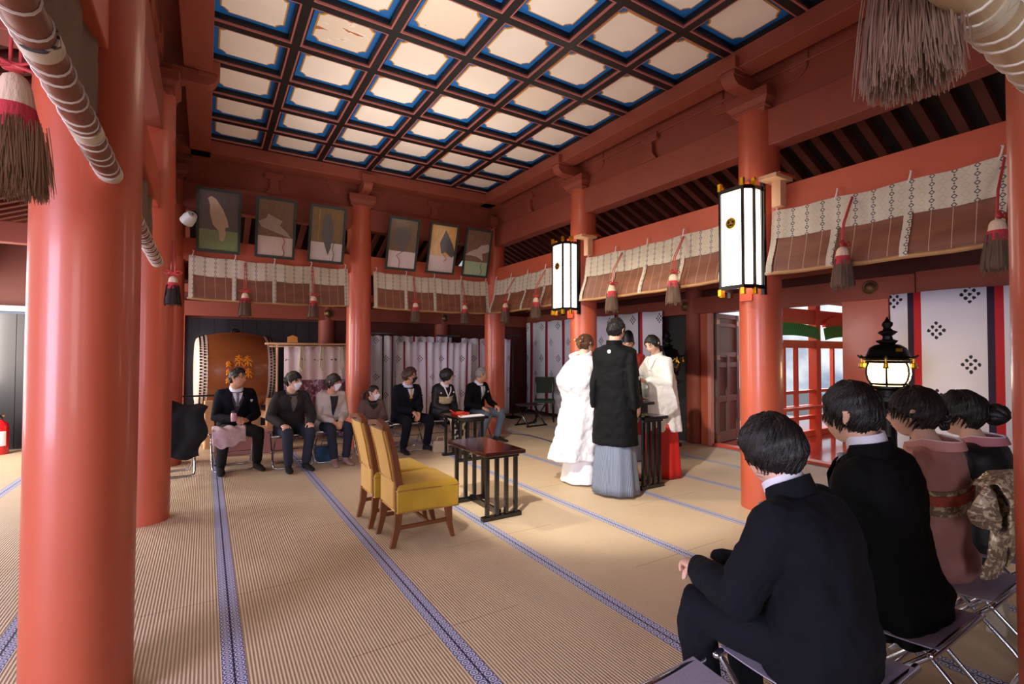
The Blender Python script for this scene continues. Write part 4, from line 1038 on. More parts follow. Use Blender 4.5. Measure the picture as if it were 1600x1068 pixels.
class Head:
    def __init__(s, c, az, pitch=0, roll=0, sc=1, female=False):
        s.c = V(c); s.sc = sc; s.fem = female
        s.M = Matrix.Rotation(-math.radians(az), 3, 'Z') @ Matrix.Rotation(math.radians(pitch), 3, 'X') @ Matrix.Rotation(math.radians(roll), 3, 'Y')
    def loc(s, lon, lat, off=0):
        a, b, c = .073, .093, .113
        cl, sl = math.cos(lat), math.sin(lat); sx, cx = math.sin(lon), math.cos(lon)
        x_, y_, z_ = a*sx*cl, b*cx*cl, c*sl
        q = max(0, -z_/c)
        x_ *= 1-(.36 if s.fem else .28)*smst(q)
        if y_ < 0: y_ *= 1-.42*smst(q*1.3); x_ *= 1-.12*smst(q*1.2)
        else:
            y_ *= 1+.05*smst(q*1.2)
            y_ -= .006*(1-min(1, abs(x_)/.06))*(1-q)*smst(y_/.05)
        if z_ > 0: x_ *= 1+.05*math.sin(z_/c*PI)
        if y_ > 0:
            w = smst(y_/.045); g = lambda u, r: math.exp(-(u/r)**2); ax = abs(x_)
            ns = interp([(-.052, 0), (-.040, .35), (-.028, 1), (-.015, .78), (.004, .38), (.022, .1), (.035, 0)], z_)
            f = .021*g(x_, .0115+.004*g(z_+.03, .012))*ns
            f -= .0075*g(ax-.031, .016)*g(z_-.006, .012)
            f += .0035*g(ax-.03, .024)*g(z_-.028, .009)
            f += .0035*g(ax-.042, .018)*g(z_+.028, .02)
            f += .0048*g(x_, .019)*(g(z_+.057, .0052)+g(z_+.069, .0058))-.002*g(x_, .02)*g(z_+.063, .003)
            f += .007*g(x_, .022)*g(z_+.098, .015)
            y_ += f*w
        p = V((x_, y_, z_))
        if off: n = V((sx*cl/a, cx*cl/b, sl/c)).normalized(); p += n*off/s.sc
        return p*s.sc
    def P(s, lon, lat, off=0): return s.c+s.M @ s.loc(lon, lat, off)
    def mesh(s, mb, nu=56, nv=40):
        R = []
        for j in range(1, nv):
            lat = -PI/2+PI*j/nv; R.append([s.P(2*PI*i/nu, lat) for i in range(nu)])
        mb.rings(R)
        for sd in (-1, 1):
            lo = math.radians(93)*sd; p0 = s.P(lo, math.radians(-14), -.002); p1 = s.P(lo, math.radians(12), .004)
            o = s.M @ V((sd*.010, -.008, 0)); o2 = s.M @ V((sd*.004, .004, 0))
            mb.tube([p0+o2, (p0+p1)/2+o*.6, p1+o], [(.006, .009), (.007, .014), (.006, .015)], 10, ref=s.M @ V((1, .4, 0)).normalized())
    def patch(s, lon, lat, rl, rt, off, mb, n=10, sup=2, arch=0):
        """filled rounded patch with soft edge on the face, degrees"""
        vs = [s.P(math.radians(lon), math.radians(lat+arch), off*1.15)]; fs = []; K = 20
        for ri, (f, of) in enumerate(((.55, off*1.1), (1, off*.9), (1.04, -.002))):
            for k in range(K):
                a = 2*PI*k/K; u = math.copysign(abs(math.cos(a))**(2/sup), math.cos(a)); v = math.copysign(abs(math.sin(a))**(2/sup), math.sin(a))
                vs.append(s.P(math.radians(lon+rl*f*u), math.radians(lat+rt*f*v+arch*(1-(u*f)**2)), of))
        for k in range(K):
            fs.append((0, 1+k, 1+(k+1) % K))
            for r_ in range(2): fs.append((1+r_*K+k, 1+(r_+1)*K+k, 1+(r_+1)*K+(k+1) % K, 1+r_*K+(k+1) % K))
        mb.add(vs, fs)
    def face(s, root, brow, mask=None, smile=0, glasses=False, lips=LIP, closed=False):
        for sd in (-1, 1):
            mb = MB(); mb.cur = 0
            if not closed: s.patch(sd*25, 2.5, 10, 3.2, .0022, mb)
            mb.cur = 1; s.patch(sd*25.5, 2.3 if not closed else 1, 4.2 if not closed else 9, 3.3 if not closed else 1.0, .003, mb); s.patch(sd*25, 5.4 if not closed else 2, 10.5, .9, .0035, mb, arch=.8)
            mb.build('eye', [EYEW, IRIS], root, True)
            mb = MB(); s.patch(sd*26, 14, 12, 1.5, .003, mb, arch=1.2); mb.build('eyebrow', brow, root, True)
        if not mask:
            mb = MB(); s.patch(0, -31.5, 13+smile*3, 1.6, .0028, mb, arch=-smile*1.5); s.patch(0, -35.6, 12+smile*2, 1.9, .0028, mb, arch=-smile*1.5)
            mb.build('mouth', lips, root, True)
        else:
            f = lambda u, v: s.P(math.radians((u-.5)*2*lerp(62, 40, v)), math.radians(lerp(-2-12*(2*u-1)**2, -74+10*(2*u-1)**2, v)), .007+.004*math.sin(v*PI)+.0015*math.sin(v*24))
            mb = MB(); mb.sheet(22, 18, f, .003); mb.build('face_mask', mask, root, True)
            mb = MB()
            for sd in (-1, 1): mb.tube([s.P(sd*math.radians(58), math.radians(-12), .006), s.P(sd*math.radians(78), math.radians(4), .008), s.P(sd*math.radians(97), math.radians(10), .008)], .0016, 5); mb.tube([s.P(sd*math.radians(45), math.radians(-56), .006), s.P(sd*math.radians(72), math.radians(-30), .006), s.P(sd*math.radians(96), math.radians(-10), .010)], .0016, 5)
            mb.build('mask_loop', mask, root, True)
        if glasses:
            mb = MB()
            for sd in (-1, 1):
                mb.tube([s.P(math.radians(sd*25+15*math.cos(2*PI*k/16)), math.radians(1+8.5*math.sin(2*PI*k/16)), .012) for k in range(17)], .0017, 5, rnd=False)
                mb.tube([s.P(math.radians(sd*40), math.radians(3), .012), s.P(math.radians(sd*70), math.radians(5), .012), s.P(math.radians(sd*95), math.radians(5), .012)], .0016, 5)
            mb.tube([s.P(math.radians(-10), math.radians(2), .012), s.P(0, math.radians(3), .016), s.P(math.radians(10), math.radians(2), .012)], .0016, 5)
            mb.build('glasses', BLK, root, True)
    def hair(s, root, m, line, th=.014, n=140, blade=.05, vol=(), seed=1, bun=None, extra=None, wild=.5):
        """line: [(|lon| deg, lowest lat deg)], th thickness; vol: [(lon,lat,r,amount)]"""
        rd = random.Random(seed)
        ph = [rd.uniform(0, 6) for _ in range(6)]
        def toff(lon, lat):
            ld = math.degrees(lon); al = abs((ld+180) % 360-180); L = interp(line, al)+2*math.sin(lon*9+ph[0])+1.4*math.sin(lon*23+ph[1])
            k = smst((math.degrees(lat)-L)/7+.5)
            t_ = th*(.85+.15*math.sin(lon*5+ph[2])+.10*math.sin(lon*31+lat*6+ph[3])+.12*math.sin(lat*13+lon*4+ph[4]))
            for vl, vt, r_, am in vol:
                dd = (((ld-vl+180) % 360-180)*math.cos(lat))**2+(math.degrees(lat)-vt)**2; t_ += am*math.exp(-dd/r_**2)
            return lerp(-.006, t_, k), k
        mb = MB(); nu, nv = 96, 56; R = []
        for j in range(1, nv):
            lat = -PI/2+PI*j/nv; R.append([s.P(2*PI*i/nu, lat, toff(2*PI*i/nu, lat)[0]) for i in range(nu)])
        mb.rings(R)
        c = 0
        while c < n:
            lon = rd.uniform(-PI, PI); lat = math.asin(rd.uniform(-.6, 1))
            o, k = toff(lon, lat)
            if k < .5: c += .2; continue
            c += 1
            # flow away from the crown (back of the top)
            crown = V((.1, -.5, .86)).normalized(); d = V((math.sin(lon)*math.cos(lat), math.cos(lon)*math.cos(lat), math.sin(lat)))
            fl = d-crown*d.dot(crown); fl = (fl-d*fl.dot(d)); fl = fl.normalized() if fl.length > .05 else V((rd.uniform(-1, 1), rd.uniform(-1, 1), 0)).normalized()
            fl = (fl+V((rd.uniform(-1, 1), rd.uniform(-1, 1), rd.uniform(-1, 1)))*.25*wild).normalized()
            pts = []; L = blade/.1*rd.uniform(.6, 1.2); up = rd.uniform(.0, .006)*(.3+wild)*(.6 if n > 500 else 1)
            for q in (0, .33, .66, 1):
                dd = (d+fl*L*q*.9).normalized(); la = math.asin(max(-1, min(1, dd.z))); lo = math.atan2(dd.x, dd.y)
                oo = toff(lo, la)[0]; oo = max(oo, th*.3) if toff(lo, la)[1] > .05 or q < 1 else .004
                pts.append(s.P(lo, la, oo-.002+up*math.sin(q*PI*.75)))
            w = rd.uniform(.0016, .0036)*(1.5 if n < 250 else 1); mb.tube(pts, [(w*.6, .0018), (w, .0024), (w*.8, .002), (w*.15, .0008)], 5, rnd=False)
        if bun:
            for (x_, y_, z_, r_) in bun:
                cc = s.c+s.M @ (V((x_, y_, z_))*s.sc)
                for q in range(3):
                    a = rd.uniform(0, PI); ax_ = V((rd.uniform(-1, 1), rd.uniform(-1, 1), rd.uniform(-1, 1))).normalized(); e1 = ax_.orthogonal().normalized(); e2 = ax_.cross(e1)
                    mb.tube([cc+(e1*math.cos(t_)+e2*math.sin(t_))*r_*.55+ax_*r_*.12*math.sin(3*t_) for t_ in [k_*2*PI/12 for k_ in range(13)]], r_*.42, 8, rnd=False)
                mb.lathe([(0, -r_*.8), (r_*.55, -r_*.6), (r_*.85, 0), (r_*.55, r_*.6), (0, r_*.8)], c=cc, n=14, wob=.15)
        if extra: extra(s, mb, rd)
        mb.build('hair', m, root, 'all')

def hand(mb, W, d, n, side, curl=.5, s=1.0, thumb=1):
    """side +1 right, -1 left; n = direction the palm faces"""
    W = V(W); u = V(d).normalized(); n = V(n); n = (n-u*n.dot(u)).normalized(); l = u.cross(n)*side
    mb.tube([W-u*.03*s, W, W+u*.03*s, W+u*.065*s, W+u*.088*s], [(.024*s, .020*s), (.027*s, .019*s), (.036*s, .017*s), (.040*s, .014*s), (.036*s, .011*s)], 12, ref=l)
    for i, (ln, dx) in enumerate(((.070, .029), (.079, .010), (.074, -.009), (.058, -.027))):
        p = W+u*(.082-.003*abs(i-1)**1.5)*s+l*dx*s; pts = [p-u*.015*s, p]; a = 0; fan = (1.5-i)*.05
        for q, f in enumerate((.45, .30, .25)):
            a += curl*(.9 if q == 0 else 1.1)*(.85+.1*i); dr = u*math.cos(a)+n*math.sin(a)+l*fan; p = p+dr.normalized()*ln*f*s; pts.append(p)
        mb.tube(pts, [.0088*s, .0090*s, .0084*s, .0078*s, .0068*s], 8)
    b = W+u*.022*s+l*.026*s; d1 = (l*.75+u*.65+n*.30*thumb).normalized(); d2 = (l*.30+u*.85+n*.45*thumb).normalized()
    mb.tube([b-l*.012*s, b, b+d1*.032*s, b+d1*.032*s+d2*.028*s, b+d1*.032*s+d2*.05*s], [.012*s, .0125*s, .0105*s, .0095*s, .0075*s], 8)
def foot(mb, A, az, s=1, r=1):
    """A: ankle centre; toes toward local azimuth az (0 = +y)"""
    A = V(A); f = V((math.sin(az), math.cos(az), 0)); g = 0.0
    z0 = .032*s
    mb.tube([V((A.x, A.y, A.z+.05*s)), A, V((A.x, A.y, z0+.02*s))-f*.02*s], [.040*s*r, .040*s*r, .038*s*r], 12)
    P_ = [V((A.x, A.y, z0))-f*.055*s, V((A.x, A.y, z0))-f*.03*s, V((A.x, A.y, z0+.012*s))+f*.03*s, V((A.x, A.y, z0))+f*.09*s, V((A.x, A.y, z0-.008))+f*.14*s, V((A.x, A.y, z0-.012))+f*.18*s]
    mb.tube(P_, [(.026*s, .026*s), (.033*s, .032*s), (.038*s, .036*s), (.044*s, .026*s), (.042*s, .020*s), (.030*s, .015*s)], 12, ref=V((math.cos(az), -math.sin(az), 0)))

class Body:
    """local frame: faces +y, right hand side is +x"""
    def __init__(s, hip, neck, bow=.03, wid=1, dep=1, fem=False, tw=0):
        s.h, s.n = V(hip), V(neck); s.wid, s.dep, s.fem, s.tw = wid, dep, fem, tw
        m = (s.h+s.n)/2; up = (s.n-s.h).normalized(); s.X = V((1, 0, 0)); s.F0 = up.cross(s.X); s.m = m-s.F0*bow*2
        s.Wk = [(-.35, .175), (-.1, .172), (.0, .168), (.2, .160), (.45, .150), (.7, .170), (.80, .188), (.88, .172), (.94, .118), (.985, .078), (1.06, .056), (1.3, .052)] if not fem else [(-.35, .172), (-.1, .172), (.0, .168), (.2, .155), (.42, .132), (.7, .148), (.80, .160), (.88, .146), (.94, .100), (.985, .066), (1.06, .050), (1.3, .046)]
        s.Dk = [(-.35, .125), (-.1, .125), (.0, .122), (.2, .115), (.45, .108), (.7, .118), (.84, .105), (.93, .085), (.98, .066), (1.06, .050), (1.3, .048)]
    def c(s, t):
        if t > 1: return s.n+(s.n-s.m).normalized()*(t-1)*.5
        if t < 0: return s.h+(s.h-s.m).normalized()*(-t)*.5
        return s.h*(1-t)**2+s.m*2*t*(1-t)+s.n*t*t
    def fr(s, t):
        e = .02; T = (s.c(t+e)-s.c(t-e)).normalized(); a = s.tw*smst(t); X = V((math.cos(a), math.sin(a), 0)); X = (X-T*X.dot(T)).normalized(); return T, X, T.cross(X)
    def W(s, t): return interp(s.Wk, t)*s.wid
    def D(s, t): return interp(s.Dk, t)*s.dep
    def P(s, t, phi, off=0, sup=2.5):
        T, X, F = s.fr(t); sn, cs = math.sin(phi), math.cos(phi)
        return s.c(t)+X*(s.W(t)+off)*math.copysign(abs(sn)**(2/sup), sn)+F*(s.D(t)+off)*math.copysign(abs(cs)**(2/sup), cs)
    def loft(s, mb, t0, t1, off=0, n=32, k=14, shoulder=True):
        R = []
        for i in range(k+1):
            t = lerp(t0, t1, i/k); o = off(t) if callable(off) else off
            R.append([s.P(t, 2*PI*q/n, o) for q in range(n)])
        mb.rings(R)
    def band(s, mb, t0, t1, off, th=.006, n=36, k=4, phi0=0, phi1=2*PI):
        full = abs(phi1-phi0-2*PI) < 1e-6
        mb.sheet(n, k, lambda u, v: s.P(lerp(t0, t1, v), phi0+(phi1-phi0)*u, off), -th)
    def strip(s, mb, pts, w, off, th=.004, n=14):
        """a ribbon on the front surface through [(t, x)] with half width w (metres)"""
        def f(u, v):
            q = u*(len(pts)-1); i = min(int(q), len(pts)-2); g = q-i
            t = lerp(pts[i][0], pts[i+1][0], g); x_ = lerp(pts[i][1], pts[i+1][1], g)
            ww = w(u) if callable(w) else w; x_ += ww*(2*v-1)
            r_ = max(-.97, min(.97, x_/(s.W(t)+off))); phi = math.asin(math.copysign(abs(r_)**(2.5/2), r_))
            return s.P(t, phi, off)
        mb.sheet(n, 3, f, -th)
    def shoulder(s, sd, t=.86, k=.93): T, X, F = s.fr(t); return s.c(t)+X*s.W(t)*k*sd-F*.005

def sleeve(mb, S, E, Wt, r0=.062, r1=.050, r2=.038, cuff=.0):
    mid = (S+E)/2; m2 = (E+Wt)/2; end = Wt-(Wt-E).normalized()*cuff
    mb.tube([S, S.lerp(E, .35), S.lerp(E, .75), E, E.lerp(Wt, .3), E.lerp(end, .7), end], [r0, r0*.98, r1*1.08, r1*1.04, r1*1.0, r2*1.08, r2], 14)
def wide_sleeve(mb, S, E, Wt, drops, th, dd=(0, 0, -1), r=.06):
    """kimono sleeve: rings along the arm pulled down along dd"""
    pts = [S, S.lerp(E, .5), E, E.lerp(Wt, .5), Wt-(Wt-E).normalized()*.02]; R = []; dd = V(dd).normalized()
    for i, (p, dr) in enumerate(zip(pts, drops)):
        T = (pts[min(i+1, 4)]-pts[max(i-1, 0)]).normalized(); D = (dd-T*dd.dot(T)*.6).normalized(); B = T.cross(D).normalized()
        th = max(th, .052); c = p+D*dr/2; a = r+dr/2; R.append([c+D*a*math.copysign(abs(math.cos(q))**.8, math.cos(q))+B*(th*(1.0 if i else 1.4))*math.copysign(abs(math.sin(q))**.8, math.sin(q)) for q in [2*PI*k/18 for k in range(18)]])
    mb.rings(R)

def base_person(label, loc, az, hip, neck, headc, haz, hp=0, hr=0, hs=1, skin=SKIN, fem=False, wid=1, dep=1, bow=.03, wrist=None, hdir=None, hn=None, curl=.5, feet=None, knee=None, vs=.006, pole=None, group=None, s=1, tw=0, legs=True, hands=(1, -1)):
    root = thing('person', label, 'person', loc, -math.radians(az), group)
    B = Body(hip, neck, bow, wid, dep, fem, tw); H = Head(headc, haz-az, hp, hr, hs, fem)
    mb = MB(); H.mesh(mb)
    nb = B.c(.93); nt = H.c+H.M @ V((0, -.022, -.055)); nm = nb.lerp(nt, .55)
    r = (.052 if fem else .060)*hs
    mb.tube([nb, nm, nt], [r*1.15, r*.96, r*.93], 16)
    B.loft(mb, -.12, 1.0, -.022, 24, 12)
    arms = {}
    for sd in (1, -1):
        S = B.shoulder(sd, .86, .86); w = V(wrist[sd]) if wrist else S+V((sd*.03, .02, -.5))
        E, Wt = ik(S, w, .285*s, .25*s, (pole or {1: (.6, -.6, -.5), -1: (-.6, -.6, -.5)})[sd])
        arms[sd] = (S, E, Wt); mb.tube([S, S.lerp(E, .5), E, E.lerp(Wt, .4), Wt], [.045*s, .042*s, .036*s, .036*s, .025*s], 10)
        if sd in hands:
            d = V(hdir[sd]) if hdir and hdir.get(sd) else (Wt-E); n = V(hn[sd]) if hn and hn.get(sd) else V((0, 0, -1))
            hand(mb, Wt, d, n, sd, curl if not isinstance(curl, dict) else curl[sd], s)
    lg = {}
    for sd in (1, -1):
        hj = B.h+V((sd*.085*s, .01, -.02)); 
        k_ = V(knee[sd]); a_ = V(feet[sd][:3]); lg[sd] = (hj, k_, a_)
        mb.tube([hj, hj.lerp(k_, .5), k_, k_.lerp(a_, .4), a_], [.070*s, .062*s, .048*s, .045*s, .030*s], 10)
        foot(mb, a_, feet[sd][3], s)
    if vs: remesh(mb.build('body', skin, root, True), vs, 1)
    return root, B, H, arms, lg
def trousers(root, B, lg, m, s=1, vs=.010, hemr=.056, hem=.03, disp=.012, thigh=1):
    mb = MB(); B.loft(mb, -.18, .22, .004, 24, 6)
    for sd in (1, -1):
        hj, k, a = lg[sd]; e = a.lerp(k, hem/.4); mb.tube([hj, hj.lerp(k, .3), hj.lerp(k, .7), k, k.lerp(e, .15), k.lerp(e, .5), e], [.090*s*thigh, .088*s*thigh, .076*s*thigh, .068*s, .066*s, .060*s, hemr*s], 16)
    return remesh(mb.build('trousers', m, root, True), vs, 2, disp, .10)
def socks(root, lg, feet, m, s=1, nm='sock', h=.10):
    for sd in (1, -1):
        mb = MB(); foot(mb, lg[sd][2], feet[sd][3], s*1.06, 1.02); a, k = lg[sd][2], lg[sd][1]; mb.tube([a, a.lerp(k, h/.42)], [.043*s, .047*s], 14)
        remesh(mb.build(nm, m, root, True), .006, 2)
def jacket(root, B, arms, m, s=1, vs=.010, off=.014, t0=-.22, disp=.014, name='jacket', r=(.066, .054, .044), t1=.965, cuff=.012, ds=.10, extra=None):
    mb = MB(); B.loft(mb, t0, t1, off, 30, 16)
    for sd in (1, -1):
        S, E, Wt = arms[sd]; T, X, F = B.fr(.88); q = B.c(.90)+X*B.W(.86)*.45*sd
        mb.tube([q, S+X*.004*sd+T*.012, S.lerp(E, .15)], [.052*s, .060*s, r[0]*s], 12)
        sleeve(mb, S, E, Wt, r[0]*s, r[1]*s, r[2]*s, cuff)
    if extra: extra(mb)
    return remesh(mb.build(name, m, root, True), vs, 3, disp, ds)
def vfront(root, B, shirt, tie=None, vest=None, t0=.52, off=.012, lapel=None, w=.066, nm='shirt', hank=None):
    top = .965
    if vest:
        mb = MB(); B.strip(mb, [(t0-.03, 0), (.90, 0)], lambda u: .006+w*1.05*u**.8, off+.005); mb.build('waistcoat', vest, root, True)
        mb = MB(); B.strip(mb, [(lerp(t0, top, .42), 0), (top, 0)], lambda u: .005+w*.75*u, off+.0085); mb.build(nm, shirt, root, True)
    else:
        mb = MB(); B.strip(mb, [(t0, 0), (top, 0)], lambda u: .004+w*u**.8, off+.005); mb.build(nm, shirt, root, True)
    if tie:
        mb = MB(); B.strip(mb, [(t0+.03 if not vest else lerp(t0, top, .36), 0), (.93, 0)], lambda u: .017*(1-.45*u)+.002, off+.012, .006)
        p = B.P(.945, 0, off+.010); mb.box(p, (.032, .02, .034), taper=1.15); mb.build('tie', tie, root, True, bevel=.003)
    if lapel:
        for sd in (-1, 1):
            mb = MB(); B.strip(mb, [(t0-.02, sd*.010), (lerp(t0, .9, .5), sd*(w*.62+.022)), (.86, sd*(w+.024)), (.955, sd*(w+.006))], lambda u: .006+.022*math.sin(min(1, u*1.25)*PI*.62), off+.011, .006, 18)
            mb.build('lapel', lapel, root, True)
    if hank:
        mb = MB(); p = B.P(.74, -.75, off+.012); T, X, F = B.fr(.74)
        for q in (-1, 0, 1): mb.tube([p-T*.01, p+T*.018+X*.012*q], [(.010, .003), (.004, .002)], 6)
        mb.build('pocket_square', hank, root, True)
def collar(root, B, H, m, r=.070, off=.0, nm='collar', t=.985, h=.048, dep=1, tilt=.012):
    c = B.c(t); T, X, F = B.fr(1.0); mb = MB()
    def f(u, v):
        a = u*2*PI+PI*0; k = 1-.10*v; fr_ = max(0, math.cos(a))
        return c+X*r*k*math.sin(a)+F*(r*dep*k*math.cos(a)+.002)+T*(h*v-.014*fr_**2-.006)-F*tilt*v
    mb.sheet(30, 3, f, -.005); return mb.build(nm, m, root, True)

# ---- fabrics
NAVY = mat('black_navy_wool', '#0a0d16', .9, var=.25, vs=5, bump=.08, bs=150, spec=.25)
BLKS = mat('black_suit_wool', '#060608', .9, var=.2, vs=5, bump=.08, bs=150, spec=.2)
CHAR = mat('charcoal_wool', '#1d1e25', .85, var=.2)
SHIRT = mat('white_shirt_cotton', '#dcdde8', .7, var=.03)
SOCK = mat('black_sock', '#0b0b0e', .85)
def seated(label, X, Y, az, headz, haz, hp=-4, hr=0, hy=.13, feetd=(.12, .40), hipz=.48, fa=.15, kz=.46, wr=None, seat=None, **kw):
    s = kw.get('s', 1)
    hip = (0, 0, hipz); neck = (kw.pop('nx', 0), hy-.035, headz-.128*s); headc = (kw.pop('hx', 0), hy+.02, headz)
    sp, fy = feetd
    feet = {sd: (sd*sp, fy-.02, .085*s, sd*fa) for sd in (1, -1)}
    if kw.get('kn'): knee = kw.pop('kn')
    else: knee = {sd: (sd*(sp*.6+.07), .42*s, kz) for sd in (1, -1)}
    wr = wr or {1: (.07, .26, .57), -1: (-.07, .26, .57)}
    hd = kw.pop('hdir', {1: (-.55, .6, -.35), -1: (.55, .6, -.35)}); hn = kw.pop('hn', {1: (-.2, -.1, -1), -1: (.2, -.1, -1)})
    kw.pop('kn', 0)
    root, B, H, arms, lg = base_person(label, (X, Y, 0), az, hip, neck, headc, haz, hp, hr, wrist=wr, feet=feet, knee=knee, hdir=hd, hn=hn, **kw)
    return root, B, H, arms, lg, feet
SHORT = [(0, 30), (35, 32), (55, 24), (70, 8), (80, -4), (88, 10), (100, 8), (112, -22), (140, -40), (180, -46)]
TN_ = {'group': 'guests seated in the left row'}

# 1 man with the grey waistcoat
rt, B, H, A, L, ft = seated('seated man in black jacket and grey waistcoat with a blanket on his knee, looking right', .31, 7.0, 172, 1.10, 122, hp=-2, feetd=(.19, .34), skin=SKIN2, wid=1.06, dep=1.0, hy=.13,
    wr={1: (.07, .30, .62), -1: (-.09, .30, .60)}, curl=.7, hdir={1: (-.7, .5, 0), -1: (.7, .5, 0)}, hn={1: (-.2, -.5, -.8), -1: (.2, -.5, -.8)}, **TN_)
trousers(rt, B, L, mat('black_trousers', '#0c0c0f', .85)); socks(rt, L, ft, SOCK); jacket(rt, B, A, NAVY)
vfront(rt, B, SHIRT, mat('grey_tie', '#6f7180', .5), mat('grey_waistcoat', '#3e3f45', .7), .45, .016, NAVY, .070, hank=SHIRT); collar(rt, B, H, SHIRT, .078)
H.face(rt, HB); H.hair(rt, HB, [(0, 38), (35, 40), (55, 30), (72, 8), (84, 0), (100, 5), (115, -22), (140, -38), (180, -42)], .012, 200, .04, vol=[(0, 50, 22, .014), (40, 55, 20, .008)], seed=3, wild=1.1)
def cloth_blob(nm, f, m, label, cat, loc, rz=0, vs=0, nu=24, nv=24, th=.006):
    o = MB().sheet(nu, nv, f, th).build(nm, m, None, 'all'); o.location = loc; o.rotation_euler = (0, 0, rz); return tag(o, label, cat)
PK = mat('pink_patterned_fleece', '#c8aeb4', .85, var=.35, vs=22)
cloth_blob('baby_blanket', lambda u, v: (-.15+.34*u, -.16+.22*v-.03*math.sin(u*5)+.02*math.sin(v*9), .12*(1-(1-v)**2.2)*.9-.16*(max(0, .45-v))*(1+.5*math.sin(u*4))+.012*math.sin(u*17+v*6)), PK, 'pale pink patterned baby blanket over the knee of the man in the grey waistcoat', 'blanket', (.22, 6.62, .44))
bt = thing('baby_bottle', 'small pink and dark bottle held by the man in the grey waistcoat', 'bottle', (.29, 6.655, .60))
MB().lathe([(0, 0), (.028, 0), (.032, .02), (.032, .08), (.025, .10), (0, .10)], n=18).build('bottle', mat('pink_patterned_plastic', '#cf9aa4', .4, var=.3, vs=30), bt, True)
MB().lathe([(0, .10), (.027, .10), (.027, .125), (.012, .135), (0, .135)], n=18).build('cap', BLK, bt, True)
# 2 boy
rt, B, H, A, L, ft = seated('seated boy in dark brown-grey jacket and white mask with fists on his knees', .90, 6.72, 172, 1.055, 128, hp=-3, feetd=(.10, .36), wid=.98, hipz=.47, s=.95, hs=.97, kz=.46,
    wr={1: (.16, .31, .55), -1: (-.15, .33, .55)}, curl=1.05, hdir={1: (-.15, 1, -.25), -1: (.15, 1, -.25)}, **TN_)
trousers(rt, B, L, mat('dark_blue_trousers', '#1c2030', .85), .95); socks(rt, L, ft, SOCK, .95); JK = mat('brown_grey_jacket', '#1e191b', .85, var=.15); jacket(rt, B, A, JK, .95, r=(.072, .062, .052), off=.02)
vfront(rt, B, mat('grey_shirt', '#5f5852', .75), None, None, .50, .022, JK, .045); collar(rt, B, H, mat('grey_shirt', '#5f5852'), .072, h=.04)
H.face(rt, HB, MASKW); H.hair(rt, HB, [(0, 24), (35, 22), (55, 16), (72, 0), (84, -4), (100, 2), (115, -25), (140, -42), (180, -48)], .018, 200, .06, vol=[(180, 30, 40, .006), (90, 40, 30, .006), (-90, 40, 30, .006)], seed=5)
# 3 woman in light jacket
rt, B, H, A, L, ft = seated('seated woman in light beige jacket, navy trousers and white mask', 1.40, 6.83, 172, 1.02, 130, fem=True, feetd=(.075, .42), hipz=.47, s=.92, hs=.95, kz=.46,
    wr={1: (.05, .27, .53), -1: (-.05, .28, .53)}, curl=.35, skin=SKIN2, wid=1.04, hdir={1: (-.5, .7, -.45), -1: (.4, .7, -.45)}, **TN_)
trousers(rt, B, L, mat('navy_trousers', '#121628', .85), .92); socks(rt, L, ft, mat('dusty_rose_sock', '#8a6a66', .8), .9); JK = mat('beige_tweed_jacket', '#b5a79d', .85, var=.15, vs=40); jacket(rt, B, A, JK, .92, r=(.066, .056, .046), off=.018)
vfront(rt, B, mat('navy_top', '#14151f', .8), None, None, .30, .020, None, .050, 'top')
H.face(rt, HDB, MASKW); H.hair(rt, HDB, [(0, 20), (30, 16), (50, 8), (65, -12), (80, -22), (100, -26), (125, -48), (180, -56)], .016, 160, .06, vol=[(180, 10, 40, .012)], seed=6)
# 4 girl
rt, B, H, A, L, ft = seated('small girl in brown sweater and white mask with hands in her lap', 1.98, 6.93, 180, .855, 138, fem=True, feetd=(.07, .34), hipz=.41, s=.80, hs=.90, kz=.42, wid=.86, dep=.9, hy=.10,
    wr={1: (.06, .24, .48), -1: (-.06, .24, .48)}, curl=.4, skin=SKIN, **TN_)
trousers(rt, B, L, mat('pale_denim', '#5d6c88', .8), .80); socks(rt, L, ft, SHIRT, .8); jacket(rt, B, A, mat('brown_knit', '#5d4740', .9, var=.15, bump=.3, bs=120), .80, r=(.075, .065, .055), off=.016, name='sweater')
vfront(rt, B, mat('black_knit', '#141214', .9), None, None, .76, .016, None, .06, 'neck_knit'); collar(rt, B, H, mat('black_knit', '#141214'), .066, h=.045)
def pony(s, mb, rd):
    c0 = s.c+s.M @ V((.02, -.098, .01)); mb.tube([c0, c0+V((.02, -.05, -.03)), c0+V((.03, -.055, -.10)), c0+V((.025, -.03, -.17))], [.016, .024, .022, .008], 10)
H.face(rt, HDB, MASKW); H.hair(rt, HDB, [(0, 36), (40, 34), (60, 22), (75, 6), (90, 4), (110, -12), (140, -32), (180, -38)], .009, 100, .06, seed=7, wild=.2, extra=pony)
